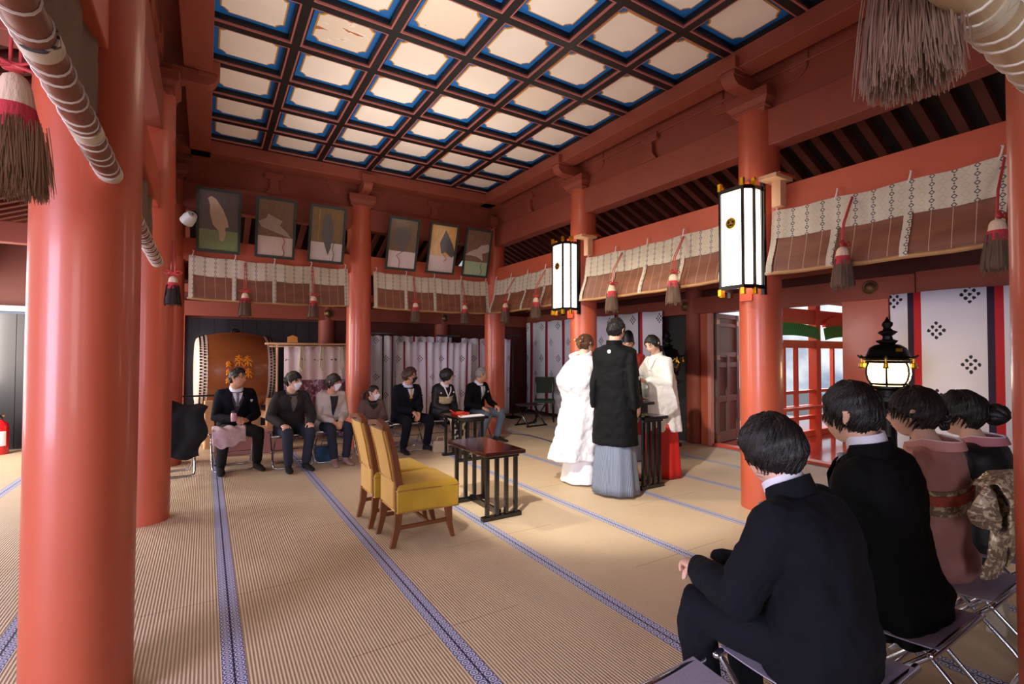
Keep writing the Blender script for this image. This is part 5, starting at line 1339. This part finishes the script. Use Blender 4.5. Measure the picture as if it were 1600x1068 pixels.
# 5 masked man
rt, B, H, A, L, ft = seated('seated man in dark suit, yellow tie and black mask with clasped hands', 2.50, 7.02, 170, 1.075, 118, hp=-4, feetd=(.19, .33), wid=1.1, dep=1.1, skin=SKIN2,
    wr={1: (.05, .32, .58), -1: (-.04, .33, .56)}, curl=.45, hdir={1: (-.45, .55, -.6), -1: (.45, .5, -.7)}, **TN_)
trousers(rt, B, L, NAVY); socks(rt, L, ft, SOCK); jacket(rt, B, A, NAVY)
vfront(rt, B, mat('pale_blue_shirt', '#b9c4e4', .7), mat('yellow_tie', '#c79a48', .5), mat('dark_waistcoat', '#15161c', .8), .48, .016, NAVY, .068); collar(rt, B, H, mat('pale_blue_shirt', '#b9c4e4'), .078)
H.face(rt, HBR, MASKB, glasses=True); H.hair(rt, HBR, [(0, 30), (35, 30), (55, 22), (72, 4), (84, -8), (95, -2), (112, -30), (140, -46), (180, -52)], .018, 220, .055, vol=[(0, 60, 40, .008), (180, 0, 40, .008)], seed=8, wild=.9)

# kimono upper helper
def kimono(root, B, arms, m, s=1, drops=(0, .05, .22, .34, .40), th=.035, lap=None, off=.016, vs=.010, disp=.010, extra=None, dd=(0, 0, -1), name='kimono', t0=-.25, t1=.95):
    mb = MB(); B.loft(mb, t0, t1, off, 30, 16)
    for sd in (1, -1):
        S, E, Wt = arms[sd]; T, X, F = B.fr(.88); q = B.c(.90)+X*B.W(.86)*.45*sd
        mb.tube([q, S+X*.004*sd, S.lerp(E, .3)], [.050*s, .060*s, .062*s], 12)
        wide_sleeve(mb, S, E, Wt, drops, th, dd[sd] if isinstance(dd, dict) else dd)
        mb.tube([S, S.lerp(E, .5), E, E.lerp(Wt, .5), E.lerp(Wt, .92)], [.062, .062, .062, .056, .050], 12)
    if extra: extra(mb)
    return remesh(mb.build(name, m, root, True), vs, 2, disp, .09)
def obi(root, B, m, t0=.36, t1=.66, off=.030, cord=None, ct=.5):
    mb = MB(); B.band(mb, t0, t1, off, .008); mb.build('obi_sash', m, root, True)
    if cord:
        mb = MB(); B.band(mb, ct-.018, ct+.018, off+.010, .006, k=2); mb.build('obi_cord', cord, root, True)
def vcross(root, B, m, off=.020, t0=.62, w=.014, nm='collar_band', x0=.0):
    mb = MB()
    for sd in (-1, 1): B.strip(mb, [(t0, sd*x0-sd*.02), (.80, sd*.030), (.93, sd*.055), (.985, sd*.060)], w, off+(.004 if sd < 0 else .007), .006)
    mb.build(nm, m, root, True)
LAPM = mat('cream_kimono_with_dark_leaves', '#cfc4a8', .7, var=.1)
# 6 woman in black kimono
rt, B, H, A, L, ft = seated('seated woman in black kimono with gold sash, smiling to the right', 3.08, 7.02, 165, 1.055, 112, hp=-2, fem=True, feetd=(.05, .44), hipz=.48, s=.93, hs=.95, kz=.465, skin=SKIN3,
    wr={1: (.05, .27, .56), -1: (-.05, .28, .57)}, curl=.4, wid=1.05, **TN_)
def lapx(mb):
    mb.tube([(0, 0, .47), (0, .2, .50), (0, .40, .49)], [(.19, .10), (.175, .09), (.15, .08)], 18, ref=(1, 0, 0))
BKK = mat('black_silk_kimono', '#0b0b0d', .6, var=.2)
kimono(rt, B, A, BKK, .93, (0, .02, .10, .18, .22), .035, extra=lapx)
m_ = bpy.data.materials.new('black_and_cream_leaf_hem'); t = NT(m_); n = t.noise(9, 3, t.coord('Object', (1, 1, .8)), 1.2)
t.set(Base_Color=t.mix(t.m('GREATER_THAN', n, .52), t.mix(t.m('GREATER_THAN', t.noise(22, 2, t.coord('Object')), .62), '#cdc3a6', '#9a9a72'), '#101316'), Roughness=.6)
mb = MB(); mb.tube([(0, .36, .46), (0, .44, .42), (0, .45, .28), (0, .44, .06)], [(.155, .08), (.15, .075), (.145, .075), (.15, .085)], 20, ref=(1, 0, 0)); remesh(mb.build('kimono_skirt', m_, rt, True), .010, 2)
socks(rt, L, ft, WHITE, .92, 'white_sock')
GOBI = mat('pale_gold_brocade', '#cdb98a', .55, var=.3, vs=18)
obi(rt, B, GOBI, .38, .66, .026, mat('pale_green_cord', '#c9c79a')); vcross(rt, B, WHITE, .020, .60, .010)
collar(rt, B, H, WHITE, .068, h=.045)
e_ = MB(); 
for sd in (-1, 1): e_.lathe([(0, 0), (.013, 0), (.013, .004), (0, .004)], c=B.P(.80, sd*.62, .022), n=12, ax='y')
e_.split('family_crest', WHITE, rt)
H.face(rt, HB, smile=1); H.hair(rt, HB, [(0, 20), (35, 12), (52, -2), (66, -26), (85, -34), (110, -38), (140, -52), (180, -58)], .020, 180, .06, vol=[(180, 20, 45, .016), (90, 0, 25, .004), (-90, 0, 25, .004)], seed=9, wild=.2)
# 7 grey haired man
rt, B, H, A, L, ft = seated('grey haired man in black morning coat with silver tie and grey trousers', 3.68, 7.05, 160, 1.065, 108, hp=-3, feetd=(.20, .33), wid=1.05, skin=SKIN2,
    wr={1: (.15, .30, .57), -1: (-.16, .31, .57)}, curl=.55, hdir={1: (-.3, .8, -.4), -1: (.1, .9, -.4)}, **TN_)
trousers(rt, B, L, mat('grey_striped_trousers', '#4d5666', .8, var=.12)); socks(rt, L, ft, SOCK); jacket(rt, B, A, BLKS)
vfront(rt, B, SHIRT, mat('silver_tie', '#a5a5ae', .45), mat('pale_grey_waistcoat', '#86868e', .7), .46, .016, BLKS, .068, hank=SHIRT); collar(rt, B, H, SHIRT, .078)
H.face(rt, HG); H.hair(rt, HG, [(0, 42), (35, 44), (55, 34), (72, 10), (84, 0), (95, 4), (112, -20), (140, -38), (180, -44)], .007, 160, .035, seed=10, wild=.5)
# ================================================================== THE COUPLE AND THE SHRINE STAFF
def skirt(mb, rings, n=48, sup=2.2, pl=0, amp=0):
    R = []
    for (z_, cx_, cy_, hw, hd) in rings:
        r_ = []
        for k in range(n):
            a = 2*PI*k/n; g = 1+amp*math.sin(pl*a)*max(0, 1-z_/1.0); sn, cs = math.sin(a), math.cos(a)
            r_.append(V((cx_+hw*g*math.copysign(abs(sn)**(2/sup), sn), cy_+hd*g*math.copysign(abs(cs)**(2/sup), cs), z_)))
        R.append(r_)
    mb.rings(R)
def stand_legs(sp=.09, s=1, fy=.0, fa=.15):
    return {sd: (sd*sp, fy-.02, .085*s, sd*fa) for sd in (1, -1)}, {sd: (sd*sp*.95, fy+.02, .48*s) for sd in (1, -1)}
# groom
ft, kn = stand_legs(.10)
rt, B, H, A, L = base_person('groom standing with his back turned, black crested haori over grey striped hakama', (3.50, 3.66, 0), 66, (0, 0, .95), (0, -.015, 1.50), (0.01, .015, 1.63), 74, hp=-6, skin=SKIN, wid=1.06, dep=1.05, bow=.005,
    wrist={1: (.235, .08, .78), -1: (-.17, .14, .82)}, hdir={1: (0, .1, -1), -1: (0, .3, -1)}, hn={1: (-1, 0, 0), -1: (1, 0, 0)}, curl=.4, feet=ft, knee=kn, pole={1: (.3, -.9, 0), -1: (-.15, -.95, 0)})
HAO = mat('matte_black_haori_silk', '#06080a', .75, var=.2, vs=4, spec=.2)
def hx(mb):
    skirt(mb, [(.50, 0, .0, .235, .17), (.56, 0, -.0, .232, .168), (.8, 0, -.005, .215, .155), (1.05, 0, -.01, .20, .145), (1.25, 0, -.01, .195, .14), (1.36, 0, -.01, .18, .125), (1.41, 0, -.01, .14, .10)], sup=2.3)
kimono(rt, B, A, HAO, 1, (.02, .06, .16, .20, .20), .045, dd={1: (.2, -.9, -.25), -1: (-.05, -.9, -.25)}, extra=hx, disp=.022, name='haori', t0=.1, t1=.985)
collar(rt, B, H, HAO, .084, h=.066, t=.955)
m_ = bpy.data.materials.new('grey_blue_striped_hakama'); t = NT(m_); x, y, z = t.xyz('Object')
an = t.m('ARCTAN2', x, y); st_ = t.m('SINE', t.m('MULTIPLY', an, 95))
t.set(Base_Color=t.mix(t.m('GREATER_THAN', st_, .25), '#8793a6', '#465063'), Roughness=.6)
mb = MB(); skirt(mb, [(.03, 0, 0, .235, .20), (.10, 0, 0, .232, .195), (.4, 0, 0, .205, .165), (.7, 0, 0, .18, .14), (1.0, 0, 0, .16, .125)], 180, 2.2, 10, .045)
mb.build('hakama', m_, rt, 'all')
socks(rt, L, ft, WHITE, 1.02, 'white_tabi_sock')
e_ = MB(); p = B.P(.86, PI, .022); e_.lathe([(0, -.004), (.019, -.004), (.019, .004), (0, .004)], c=p, n=16, ax='y'); e_.build('family_crest', WHITE, rt, True)
e_ = MB(); S, E, Wt = A[1]; e_.lathe([(0, -.004), (.017, -.004), (.017, .004), (0, .004)], c=(0, 0, 0), n=16, ax='x'); o = e_.build('family_crest', WHITE, rt, True); o.location = (E.x+.064, E.y-.04, E.z+.02)
H.face(rt, HB); H.hair(rt, HB, [(0, 26), (35, 26), (55, 20), (72, 2), (84, -6), (93, 4), (106, 2), (118, -26), (145, -42), (180, -50)], .016, 420, .05, vol=[(180, 45, 50, .012), (0, 60, 40, .01)], seed=11, wild=.6)
# bride
ft, kn = stand_legs(.06, .92)
rt, B, H, A, L = base_person('bride standing in white kimono with trailing outer robe, golden brown hair pinned up', (3.53, 4.20, 0), 84, (0, .0, .90), (0, .02, 1.385), (0, .055, 1.50), 86, hp=-12, fem=True, hs=.95, skin=SKIN3, wid=1.0, bow=-.01, s=.93,
    wrist={1: (.10, .26, 1.02), -1: (-.08, .27, 1.02)}, hdir={1: (-.8, .5, 0), -1: (.8, .5, 0)}, hn={1: (0, -.3, -1), -1: (0, -.3, -1)}, curl=.4, feet=ft, knee=kn)
WSILK = mat('white_bridal_silk', '#f2f2f4', .5, var=.04, vs=9, bump=.3, bs=22, sheen=.2)
mb = MB(); skirt(mb, [(.015, 0, -.02, .23, .22), (.06, 0, -.02, .225, .21), (.3, 0, 0, .20, .18), (.7, 0, 0, .18, .15), (1.0, 0, .01, .16, .13), (1.2, 0, .02, .15, .12)], 90, 2, 7, .05)
remesh(mb.build('white_kimono', WSILK, rt, True), .012, 2, .02, .14)
mb = MB(); skirt(mb, [(.27, -.02, -.11, .24, .31), (.30, -.02, -.10, .24, .305), (.45, -.01, -.075, .23, .265), (.7, 0, -.05, .225, .225), (.88, 0, -.03, .21, .18), (.96, 0, -.04, .215, .185), (1.06, 0, -.075, .225, .225), (1.14, 0, -.075, .225, .22), (1.24, 0, -.04, .205, .175), (1.31, 0, -.015, .18, .145), (1.375, 0, .0, .12, .10)], 90, 2.1, 9, .10)
for sd in (1, -1):
    S, E, Wt = A[sd]; wide_sleeve(mb, S, E, Wt, (.02, .10, .26, .46, .55), .05, (0, -.1, -1))
remesh(mb.build('outer_robe', WSILK, rt, True), .011, 2, .05, .10)
mb = MB()
def cf(u, v):
    a = PI*.22+u*PI*1.56; return V((0, .01, 1.375))+V((.105*math.sin(a), .105*math.cos(a)-.03, .035*v+.03*math.cos(a)))*(1)+V((0, -.02*v, 0))
mb.sheet(24, 3, cf, .02); remesh(mb.build('padded_collar', WSILK, rt, True), .008, 2)
BRH = hairmat('golden_brown_hair', '#4a2a16')
H.face(rt, HBR); H.hair(rt, BRH, [(0, 34), (40, 32), (60, 20), (75, 2), (88, 4), (105, -14), (135, -34), (180, -42)], .014, 200, .07, vol=[(180, 20, 40, .022)], bun=[(0, -.105, .0, .042), (.03, -.10, .03, .034), (-.03, -.10, .025, .034), (0, -.09, -.035, .032)], seed=12, wild=.5)
mb = MB(); rd = random.Random(4)
for k in range(26):
    c_ = H.c+H.M @ V((rd.uniform(-.05, .05), rd.uniform(-.14, -.09), rd.uniform(-.03, .06))); d_ = V((rd.uniform(-1, 1), rd.uniform(-1, 1), rd.uniform(-1, 1)))*.03
    mb.tube([c_, c_+d_*.6+V((0, 0, .006)), c_+d_], [.0016, .002, .001], 4)
mb.build('gold_hair_ornament', mat('gold_foil', '#d59a3c', .3, metal=.7), rt, True)
# shrine maiden
ft, kn = stand_legs(.07, .93)
rt, B, H, A, L = base_person('shrine maiden in white robe and red hakama bending over a sake pourer', (4.47, 3.93, 0), -88, (0, -.02, .90), (0, .06, 1.385), (0, .12, 1.505), -92, hp=-24, fem=True, hs=.96, skin=SKIN3, wid=1.0, bow=.01, s=.94,
    wrist={1: (.05, .34, 1.16), -1: (-.09, .30, 1.10)}, hdir={1: (-.4, .8, .1), -1: (.4, .8, .1)}, hn={1: (-.3, 0, -1), -1: (.6, 0, -.8)}, curl=.75, feet=ft, knee=kn)
CHI = mat('white_shrine_robe', '#ecece8', .65, var=.04, vs=6)
def cx(mb): skirt(mb, [(.52, 0, -.06, .20, .19), (.56, 0, -.055, .20, .187), (.8, 0, -.035, .195, .17), (1.05, 0, -.01, .185, .15), (1.25, 0, .03, .17, .13), (1.33, 0, .05, .13, .10)], 80, 2.1, 9, .12)
kimono(rt, B, A, CHI, .94, (.02, .10, .26, .46, .52), .04, extra=cx, disp=.02, name='white_robe', t0=.1)
mb = MB(); skirt(mb, [(.015, 0, -.02, .215, .20), (.1, 0, -.02, .21, .195), (.5, 0, -.02, .185, .16), (.9, 0, -.02, .15, .12)], 120, 2.2, 9, .05); mb.build('red_hakama', mat('scarlet_hakama', '#c51d17', .6, var=.08), rt, 'all')
collar(rt, B, H, CHI, .070, h=.045); vcross(rt, B, WHITE, .02, .7, .012)
socks(rt, L, ft, WHITE, .95, 'white_tabi_sock')
def tail(s, mb, rd):
    c0 = s.c+s.M @ V((0, -.095, -.04)); mb.tube([c0, c0+V((0, -.045, -.06)), V((0, -.14, 1.15)), V((0, -.17, .95))], [.02, .022, .02, .008], 10)
H.face(rt, HB, closed=True); H.hair(rt, HB, [(0, 30), (30, 30), (50, 14), (66, -4), (80, -14), (100, -18), (135, -36), (180, -44)], .012, 140, .07, vol=[(180, 0, 30, .010)], seed=13, wild=.1, extra=tail)
mb = MB(); c0 = V((0, -.16, 1.28))
for sd in (-1, 1):
    mb.tube([c0, c0+V((sd*.05, -.03, .07)), c0+V((sd*.09, -.05, .02)), c0+V((sd*.06, -.04, -.04)), c0], .005, 6)
    mb.tube([c0, c0+V((sd*.03, -.04, -.12)), c0+V((sd*.06, -.05, -.24)), c0+V((sd*.02, -.04, -.30)), c0+V((sd*.0, -.03, -.10))], .004, 6)
mb.tube([c0+V((-.03, 0, 0)), c0+V((.03, 0, 0))], .018, 8)
mb.build('gold_hair_cord', GOLD, rt, True)
pr = thing('sake_pourer', 'small metal sake pourer in the hands of the shrine maiden', 'pourer', (4.03, 3.93, 1.13))
MB().lathe([(0, -.03), (.035, -.03), (.05, 0), (.045, .025), (.02, .035), (0, .035)], n=20).build('pot', CHROME, pr, True)
MB().tube([(-.04, 0, .01), (-.14, 0, .018)], .004, 6).tube([(.03, 0, .03), (.10, .0, .035), (.16, 0, .02)], .006, 6).build('handle', CHROME, pr, True)
# priest
ft, kn = stand_legs(.09)
rt, B, H, A, L = base_person('priest in red robe, black hat and glasses standing behind the groom', (4.82, 4.78, 0), -125, (0, 0, .93), (0, .0, 1.415), (0, .035, 1.53), -128, hp=-8, hs=1, skin=SKIN2, wid=1.05, bow=0, wrist={1: (.08, .28, 1.05), -1: (-.08, .28, 1.05)}, hdir={1: (-.5, .8, 0), -1: (.5, .8, 0)}, curl=.6, feet=ft, knee=kn)
RR = mat('dark_red_priest_robe', '#8e1f1a', .6, var=.25, vs=14)
kimono(rt, B, A, RR, 1, (.02, .12, .3, .46, .5), .05, disp=.015, name='red_robe', t0=0, extra=lambda mb: skirt(mb, [(.35, 0, 0, .24, .2), (.8, 0, 0, .21, .17), (1.2, 0, 0, .19, .15), (1.32, 0, 0, .14, .1)]))
mb = MB(); skirt(mb, [(.02, 0, 0, .22, .2), (.5, 0, 0, .2, .16), (.9, 0, 0, .15, .12)], 80, 2.2, 8, .05); mb.build('pale_hakama', mat('pale_blue_hakama', '#8f9bb5', .6), rt, 'all')
collar(rt, B, H, WHITE, .078, h=.045)
H.face(rt, HB, glasses=True); H.hair(rt, HB, SHORT, .008, 60, .04, seed=14)
mb = MB(); c_ = H.c; R = []
for z_, hw, hd, cy_ in ((.035, .078, .098, -.002), (.075, .078, .098, -.006), (.12, .070, .088, -.012), (.165, .050, .070, -.022), (.185, .02, .045, -.030)):
    R.append([c_+H.M @ V((hw*math.sin(2*PI*k/28), cy_+hd*math.cos(2*PI*k/28), z_)) for k in range(28)])
mb.rings(R); mb.build('black_court_hat', mat('black_gauze_hat', '#0c0d12', .5), rt, True)

# ================================================================== THE RIGHT ROW
RG = 'guests seated in the right row with their backs to the camera'
# front man
rt, B, H, A, L, ft = seated('young man in black suit seated nearest the camera, leaning forward on his knees', 1.69, .83, -6, 1.06, 2, hp=-10, hy=.13, hx=-.0, feetd=(.14, .33), hipz=.49, kn={1: (.13, .36, .50), -1: (-.15, .36, .50)}, wid=1.06, dep=1.0, bow=.03, vs=.005, kz=.50, skin=SKIN3, group=RG,
    wr={1: (.01, .36, .61), -1: (-.09, .38, .61)}, hdir={1: (-.6, .75, -.15), -1: (.55, .8, -.1)}, hn={1: (0, -.2, -1), -1: (0, -.2, -1)}, curl=.45)
trousers(rt, B, L, NAVY, 1.05, vs=.008); socks(rt, L, ft, SOCK)
def tailj(mb): mb.tube([(0, -.0, .62), (0, -.03, .50), (0, -.05, .38)], [(.19, .13), (.20, .13), (.19, .09)], 20, ref=(1, 0, 0))
jacket(rt, B, A, NAVY, 1.05, vs=.007, off=.018, disp=.04, r=(.072, .062, .050), extra=tailj, ds=.13)
collar(rt, B, H, NAVY, .086, nm='jacket_collar', h=.072, t=.945); collar(rt, B, H, SHIRT, .075, h=.074, tilt=.0)
vfront(rt, B, SHIRT, mat('grey_tie', '#6f7180'), None, .55, .018, NAVY, .05)
H.face(rt, HB); H.hair(rt, HB, [(0, 16), (35, 14), (55, 4), (70, -14), (82, -22), (100, -22), (118, -36), (145, -50), (180, -58)], .022, 1500, .12, vol=[(180, 25, 50, .012), (-90, 30, 40, .006), (90, 30, 40, .006)], seed=21, wild=.12)
# second man
rt, B, H, A, L, ft = seated('man in black suit with swept dark hair seated second in the right row', 2.30, .88, 0, 1.15, -6, hp=-4, hy=.07, hx=-.08, nx=-.06, feetd=(.13, .44), hipz=.49, wid=1.08, dep=1.0, bow=.015, vs=.005, kz=.50, skin=SKIN, group=RG)
trousers(rt, B, L, BLKS, 1.05, vs=.01); socks(rt, L, ft, SOCK)
jacket(rt, B, A, BLKS, 1.05, vs=.008, off=.018, disp=.035, r=(.072, .060, .050), extra=lambda mb: mb.tube([(0, -.0, .64), (0, -.04, .52), (0, -.09, .45), (0, -.12, .37)], [(.19, .13), (.205, .13), (.21, .11), (.21, .05)], 20, ref=(1, 0, 0)), ds=.13)
collar(rt, B, H, BLKS, .086, nm='jacket_collar', h=.072, t=.945); collar(rt, B, H, SHIRT, .075, h=.080, tilt=.0)
vfront(rt, B, SHIRT, mat('silver_tie', '#a5a5ae'), None, .55, .018, BLKS, .05)
H.face(rt, HB); H.hair(rt, HB, [(0, 30), (35, 28), (55, 20), (70, 6), (84, -2), (93, 8), (104, 4), (118, -22), (145, -36), (180, -42)], .018, 1300, .11, vol=[(180, 50, 40, .016), (0, 50, 35, .012), (90, 50, 30, .008), (-90, 50, 30, .008)], seed=22, wild=.45)
# pink kimono
def bow(root, B, m, t=.52, off=.05, nm='obi_bow', s=1, knot=None):
    T, X, F = B.fr(t); c = B.P(t, PI, off); mb = MB()
    K = c-F*.03
    for sd in (-1, 1):
        mb.tube([K, K+(X*sd*.06+T*.04-F*.03)*s, K+(X*sd*.13+T*.055-F*.05)*s, K+(X*sd*.17+T*.02-F*.045)*s, K+(X*sd*.13-T*.03-F*.035)*s, K+(X*sd*.05-T*.02-F*.01)*s], [(.030*s, .022), (.050*s, .026), (.058*s, .024), (.050*s, .022), (.045*s, .022), (.03*s, .02)], 12, ref=T)
        mb.tube([K-F*.02, K+(X*sd*.05-T*.09-F*.05)*s, K+(X*sd*.09-T*.17-F*.05)*s, K+(X*sd*.10-T*.24-F*.03)*s], [(.03*s, .018), (.055*s, .018), (.062*s, .014), (.055*s, .010)], 12, ref=X)
    mb.tube([K-T*.05*s-F*.02, K-F*.055, K+T*.05*s-F*.03], [(.045*s, .03), (.05*s, .035), (.045*s, .03)], 12, ref=X)
    mb.tube([K+(T*.10-F*.0)*s, K+(T*.12-F*.07)*s, K+(T*.06-F*.10)*s, K+(-T*.06-F*.09)*s, K+(-T*.12-F*.04)*s], [(.11*s, .015), (.12*s, .018), (.12*s, .018), (.11*s, .018), (.10*s, .015)], 14, ref=X)
    remesh(mb.build(nm, m, root, True), .006, 1, .012, .04)
    mb = MB(); B.band(mb, .42, .64, .026, .008); mb.build('obi_sash', m, root, True)
    if knot: mb = MB(); B.band(mb, .52, .60, .036, .008); mb.build('obi_scarf', knot, root, True)
m_ = bpy.data.materials.new('silver_gold_obi_brocade'); t = NT(m_); n = t.m('GREATER_THAN', t.noise(26, 4, t.coord('Object'), 2), .52)
t.set(Base_Color=t.mix(n, '#86705a', '#cdbb98'), Roughness=.3, Metallic=.15); OBB = m_
def lapk(mb): mb.tube([(0, -.06, .44), (0, 0, .47), (0, .2, .52), (0, .42, .50), (0, .46, .3), (0, .44, .08)], [(.19, .12), (.20, .11), (.18, .09), (.16, .08), (.15, .08), (.16, .09)], 18, ref=(1, 0, 0))
def necko(root, B, m, edge, r=.082):
    c = B.c(.93); T, X, F = B.fr(.95); mb = MB(); m2 = MB()
    def f(u, v, k=0):
        a = PI*.15+u*PI*1.7; back = max(0, -math.cos(a)); return c+X*(r-.012*v+k)*math.sin(a)+F*((r+.02-.010*v+k)*math.cos(a)-.015*back*1.6)+T*(.005+.050*v*(1-.25*back)-.035*max(0, math.cos(a)))
    mb.sheet(30, 4, f, .008); mb.build('kimono_collar', m, root, True)
    m2.tube([f(k/30, 1.0, .0) for k in range(31)], .005, 6); m2.build('collar_edge', edge, root, True)
rt, B, H, A, L, ft = seated('woman in pink kimono with silvery sash bow seated third in the right row', 2.92, .93, 0, 1.12, -14, hp=-2, hr=0, hy=.03, hx=-.08, nx=-.05, fem=True, feetd=(.05, .44), hipz=.48, wid=1.06, dep=.88, s=.94, hs=.97, bow=.005, vs=.006, kz=.48, skin=SKIN3, group=RG)
PKK = mat('pink_silk_kimono', '#b87f77', .6, var=.12, vs=5)
kimono(rt, B, A, PKK, .94, (0, .05, .18, .28, .32), .04, extra=lapk, vs=.009)
necko(rt, B, PKK, mat('cream_collar_edge', '#e6d4c6', .6)); bow(rt, B, OBB, s=1.15, knot=mat('coral_obi_scarf', '#b04a3c', .6))
socks(rt, L, ft, WHITE, .92, 'white_tabi_sock')
def curls(s, mb, rd):
    for k in range(34):
        a = rd.uniform(0, 2*PI); r_ = rd.uniform(0, .05); c_ = s.c+s.M @ V((r_*math.cos(a), -.105-rd.uniform(0, .03)+r_*.3, -.02+r_*math.sin(a)*1.2)); q = rd.uniform(.010, .018)
        e1 = V((rd.uniform(-1, 1), rd.uniform(-1, 1), rd.uniform(-1, 1))).normalized(); e2 = e1.orthogonal().normalized()
        mb.tube([c_+(e1*math.cos(t_)+e2*math.sin(t_))*q for t_ in [j*.7 for j in range(10)]], .006, 6)
H.face(rt, HDB); H.hair(rt, HDB, [(0, 26), (35, 22), (55, 12), (70, 0), (84, -2), (100, -12), (130, -34), (180, -44)], .018, 700, .11, vol=[(180, 15, 45, .02), (150, 50, 35, .01)], seed=23, wild=.3, extra=curls)
# black kimono
rt, B, H, A, L, ft = seated('woman in black kimono with large dark hair bun seated farthest in the right row', 3.52, .92, 0, 1.075, -16, hp=-6, hy=.04, hx=-.08, nx=-.04, fem=True, feetd=(.05, .44), hipz=.48, wid=1.08, s=.93, hs=.96, bow=.01, vs=.006, kz=.48, skin=SKIN, group=RG)
kimono(rt, B, A, BKK, .93, (0, .05, .15, .22, .26), .04, extra=lapk, vs=.010)
necko(rt, B, mat('pink_inner_collar', '#a5616a', .6), WHITE); bow(rt, B, OBB)
socks(rt, L, ft, WHITE, .92, 'white_tabi_sock')
H.face(rt, HB); H.hair(rt, HB, [(0, 26), (35, 20), (55, 8), (70, -4), (84, -2), (100, -10), (130, -34), (180, -44)], .020, 600, .11, vol=[(180, 25, 50, .03), (90, 30, 30, .008), (-90, 30, 30, .008)], bun=[(0, -.15, .0, .060), (.04, -.14, -.02, .045)], seed=24, wild=.15)
# ================================================================== CAMERA AND LIGHT
def camera():
    cd = bpy.data.cameras.new('camera'); co = bpy.data.objects.new('camera', cd); COL.objects.link(co)
    yaw, pitch, roll = math.radians(31.9048), math.radians(1.3644), math.radians(.0933)
    f = V((math.sin(yaw)*math.cos(pitch), math.cos(yaw)*math.cos(pitch), math.sin(pitch)))
    r = V((math.cos(yaw), -math.sin(yaw), 0)); u = r.cross(f)
    r2 = r*math.cos(roll)+u*math.sin(roll); u2 = u*math.cos(roll)-r*math.sin(roll)
    m = Matrix((r2, u2, -f)).transposed().to_4x4(); m.translation = V((0, 0, 1.40))
    co.matrix_world = m
    cd.sensor_width = 36; cd.lens = 768.28/1600*36; cd.clip_start = .05
    SC.camera = co
camera()
w = bpy.data.worlds.new('world'); SC.world = w; w.use_nodes = True
nt = w.node_tree; bg = nt.nodes['Background']
tc = nt.nodes.new('ShaderNodeTexCoord'); nz = nt.nodes.new('ShaderNodeTexNoise'); nz.inputs['Scale'].default_value = 9; nz.inputs['Detail'].default_value = 5
rmp = nt.nodes.new('ShaderNodeValToRGB'); rmp.color_ramp.elements[0].position = .4; rmp.color_ramp.elements[0].color = (.30, .36, .48, 1)
rmp.color_ramp.elements[1].position = .62; rmp.color_ramp.elements[1].color = (.95, .97, 1.0, 1)
nt.links.new(tc.outputs['Generated'], nz.inputs[0]); nt.links.new(nz.outputs[0], rmp.inputs[0]); nt.links.new(rmp.outputs[0], bg.inputs[0])
bg.inputs[1].default_value = .9
def area(name, loc, to, sx, sy, power, col, spread=180):
    l = bpy.data.lights.new(name, 'AREA'); l.shape = 'RECTANGLE'; l.size = sx; l.size_y = sy; l.energy = power; l.color = col
    l.spread = math.radians(spread)
    o = bpy.data.objects.new(name, l); COL.objects.link(o); o.location = loc
    o.rotation_euler = (V(to)-V(loc)).to_track_quat('-Z', 'Y').to_euler(); return o
def spot(name, loc, to, power, col, ang, blend=.4, r=.05):
    l = bpy.data.lights.new(name, 'SPOT'); l.energy = power; l.color = col; l.spot_size = math.radians(ang); l.spot_blend = blend; l.shadow_soft_size = r
    o = bpy.data.objects.new(name, l); COL.objects.link(o); o.location = loc
    o.rotation_euler = (V(to)-V(loc)).to_track_quat('-Z', 'Y').to_euler(); return o
# daylight through the open left side and the open left part of the front
area('daylight_left', (-3.9, .3, 1.5), (1.5, 3.6, .2), 1.7, 2.0, 200, (.82, .72, 1.0))
area('daylight_left', (-3.6, 6.4, 1.5), (1.0, 6.0, .4), 1.8, 2.0, 90, (1.0, .93, .97))
area('daylight_left', (-3.0, 8.6, 1.7), (.6, 8.9, 1.7), 1.0, 1.6, 110, (1.0, .88, .76))
area('daylight_front', (-1.0, -2.6, 1.6), (.2, 4.0, .2), 2.2, 1.8, 60, (.92, .92, 1.0))
area('daylight_gallery', (9.3, 5.2, 1.6), (8.6, 3.4, .6), 3.0, 1.4, 70, (.9, .95, 1.0))
# warm spotlights of the hall, then fill lights added to brighten the ceiling
spot('spotlight_beam', (.0, 1.7, 3.8), (3.7, 4.1, .5), 800, (1, .93, .80), 46, .5, .05)
spot('spotlight_beam', (.2, 5.6, 3.7), (3.6, 4.2, .5), 260, (1, .88, .68), 60, .6, .06)
spot('spotlight_beam', (-.3, 7.2, 2.75), (3.2, 4.2, .4), 120, (1, .88, .68), 60, .6, .06)
area('ceiling_fill', (1.0, 2.6, 2.6), (1.2, 3.0, 4.05), 1.4, 1.4, 15, (1, .9, .8), 125)  # added upward fill, no such lamp in the hall
area('ceiling_fill', (2.0, 5.0, 2.4), (2.0, 5.3, 4.05), 1.6, 1.6, 12, (1, .9, .8), 125)
l = bpy.data.lights.new('overhead_warm_light', 'AREA'); l.size = 1.2; l.energy = 10; l.color = (1, .72, .5)  # broad weak warm light under the ceiling, without a lamp body
o = bpy.data.objects.new('overhead_warm_light', l); COL.objects.link(o); o.location = (2.2, 4.4, 3.98)
SC.view_settings.view_transform = 'Standard'; SC.view_settings.look = 'None'
SC.view_settings.exposure = .38; SC.view_settings.gamma = 1; SC.view_settings.use_curve_mapping = False
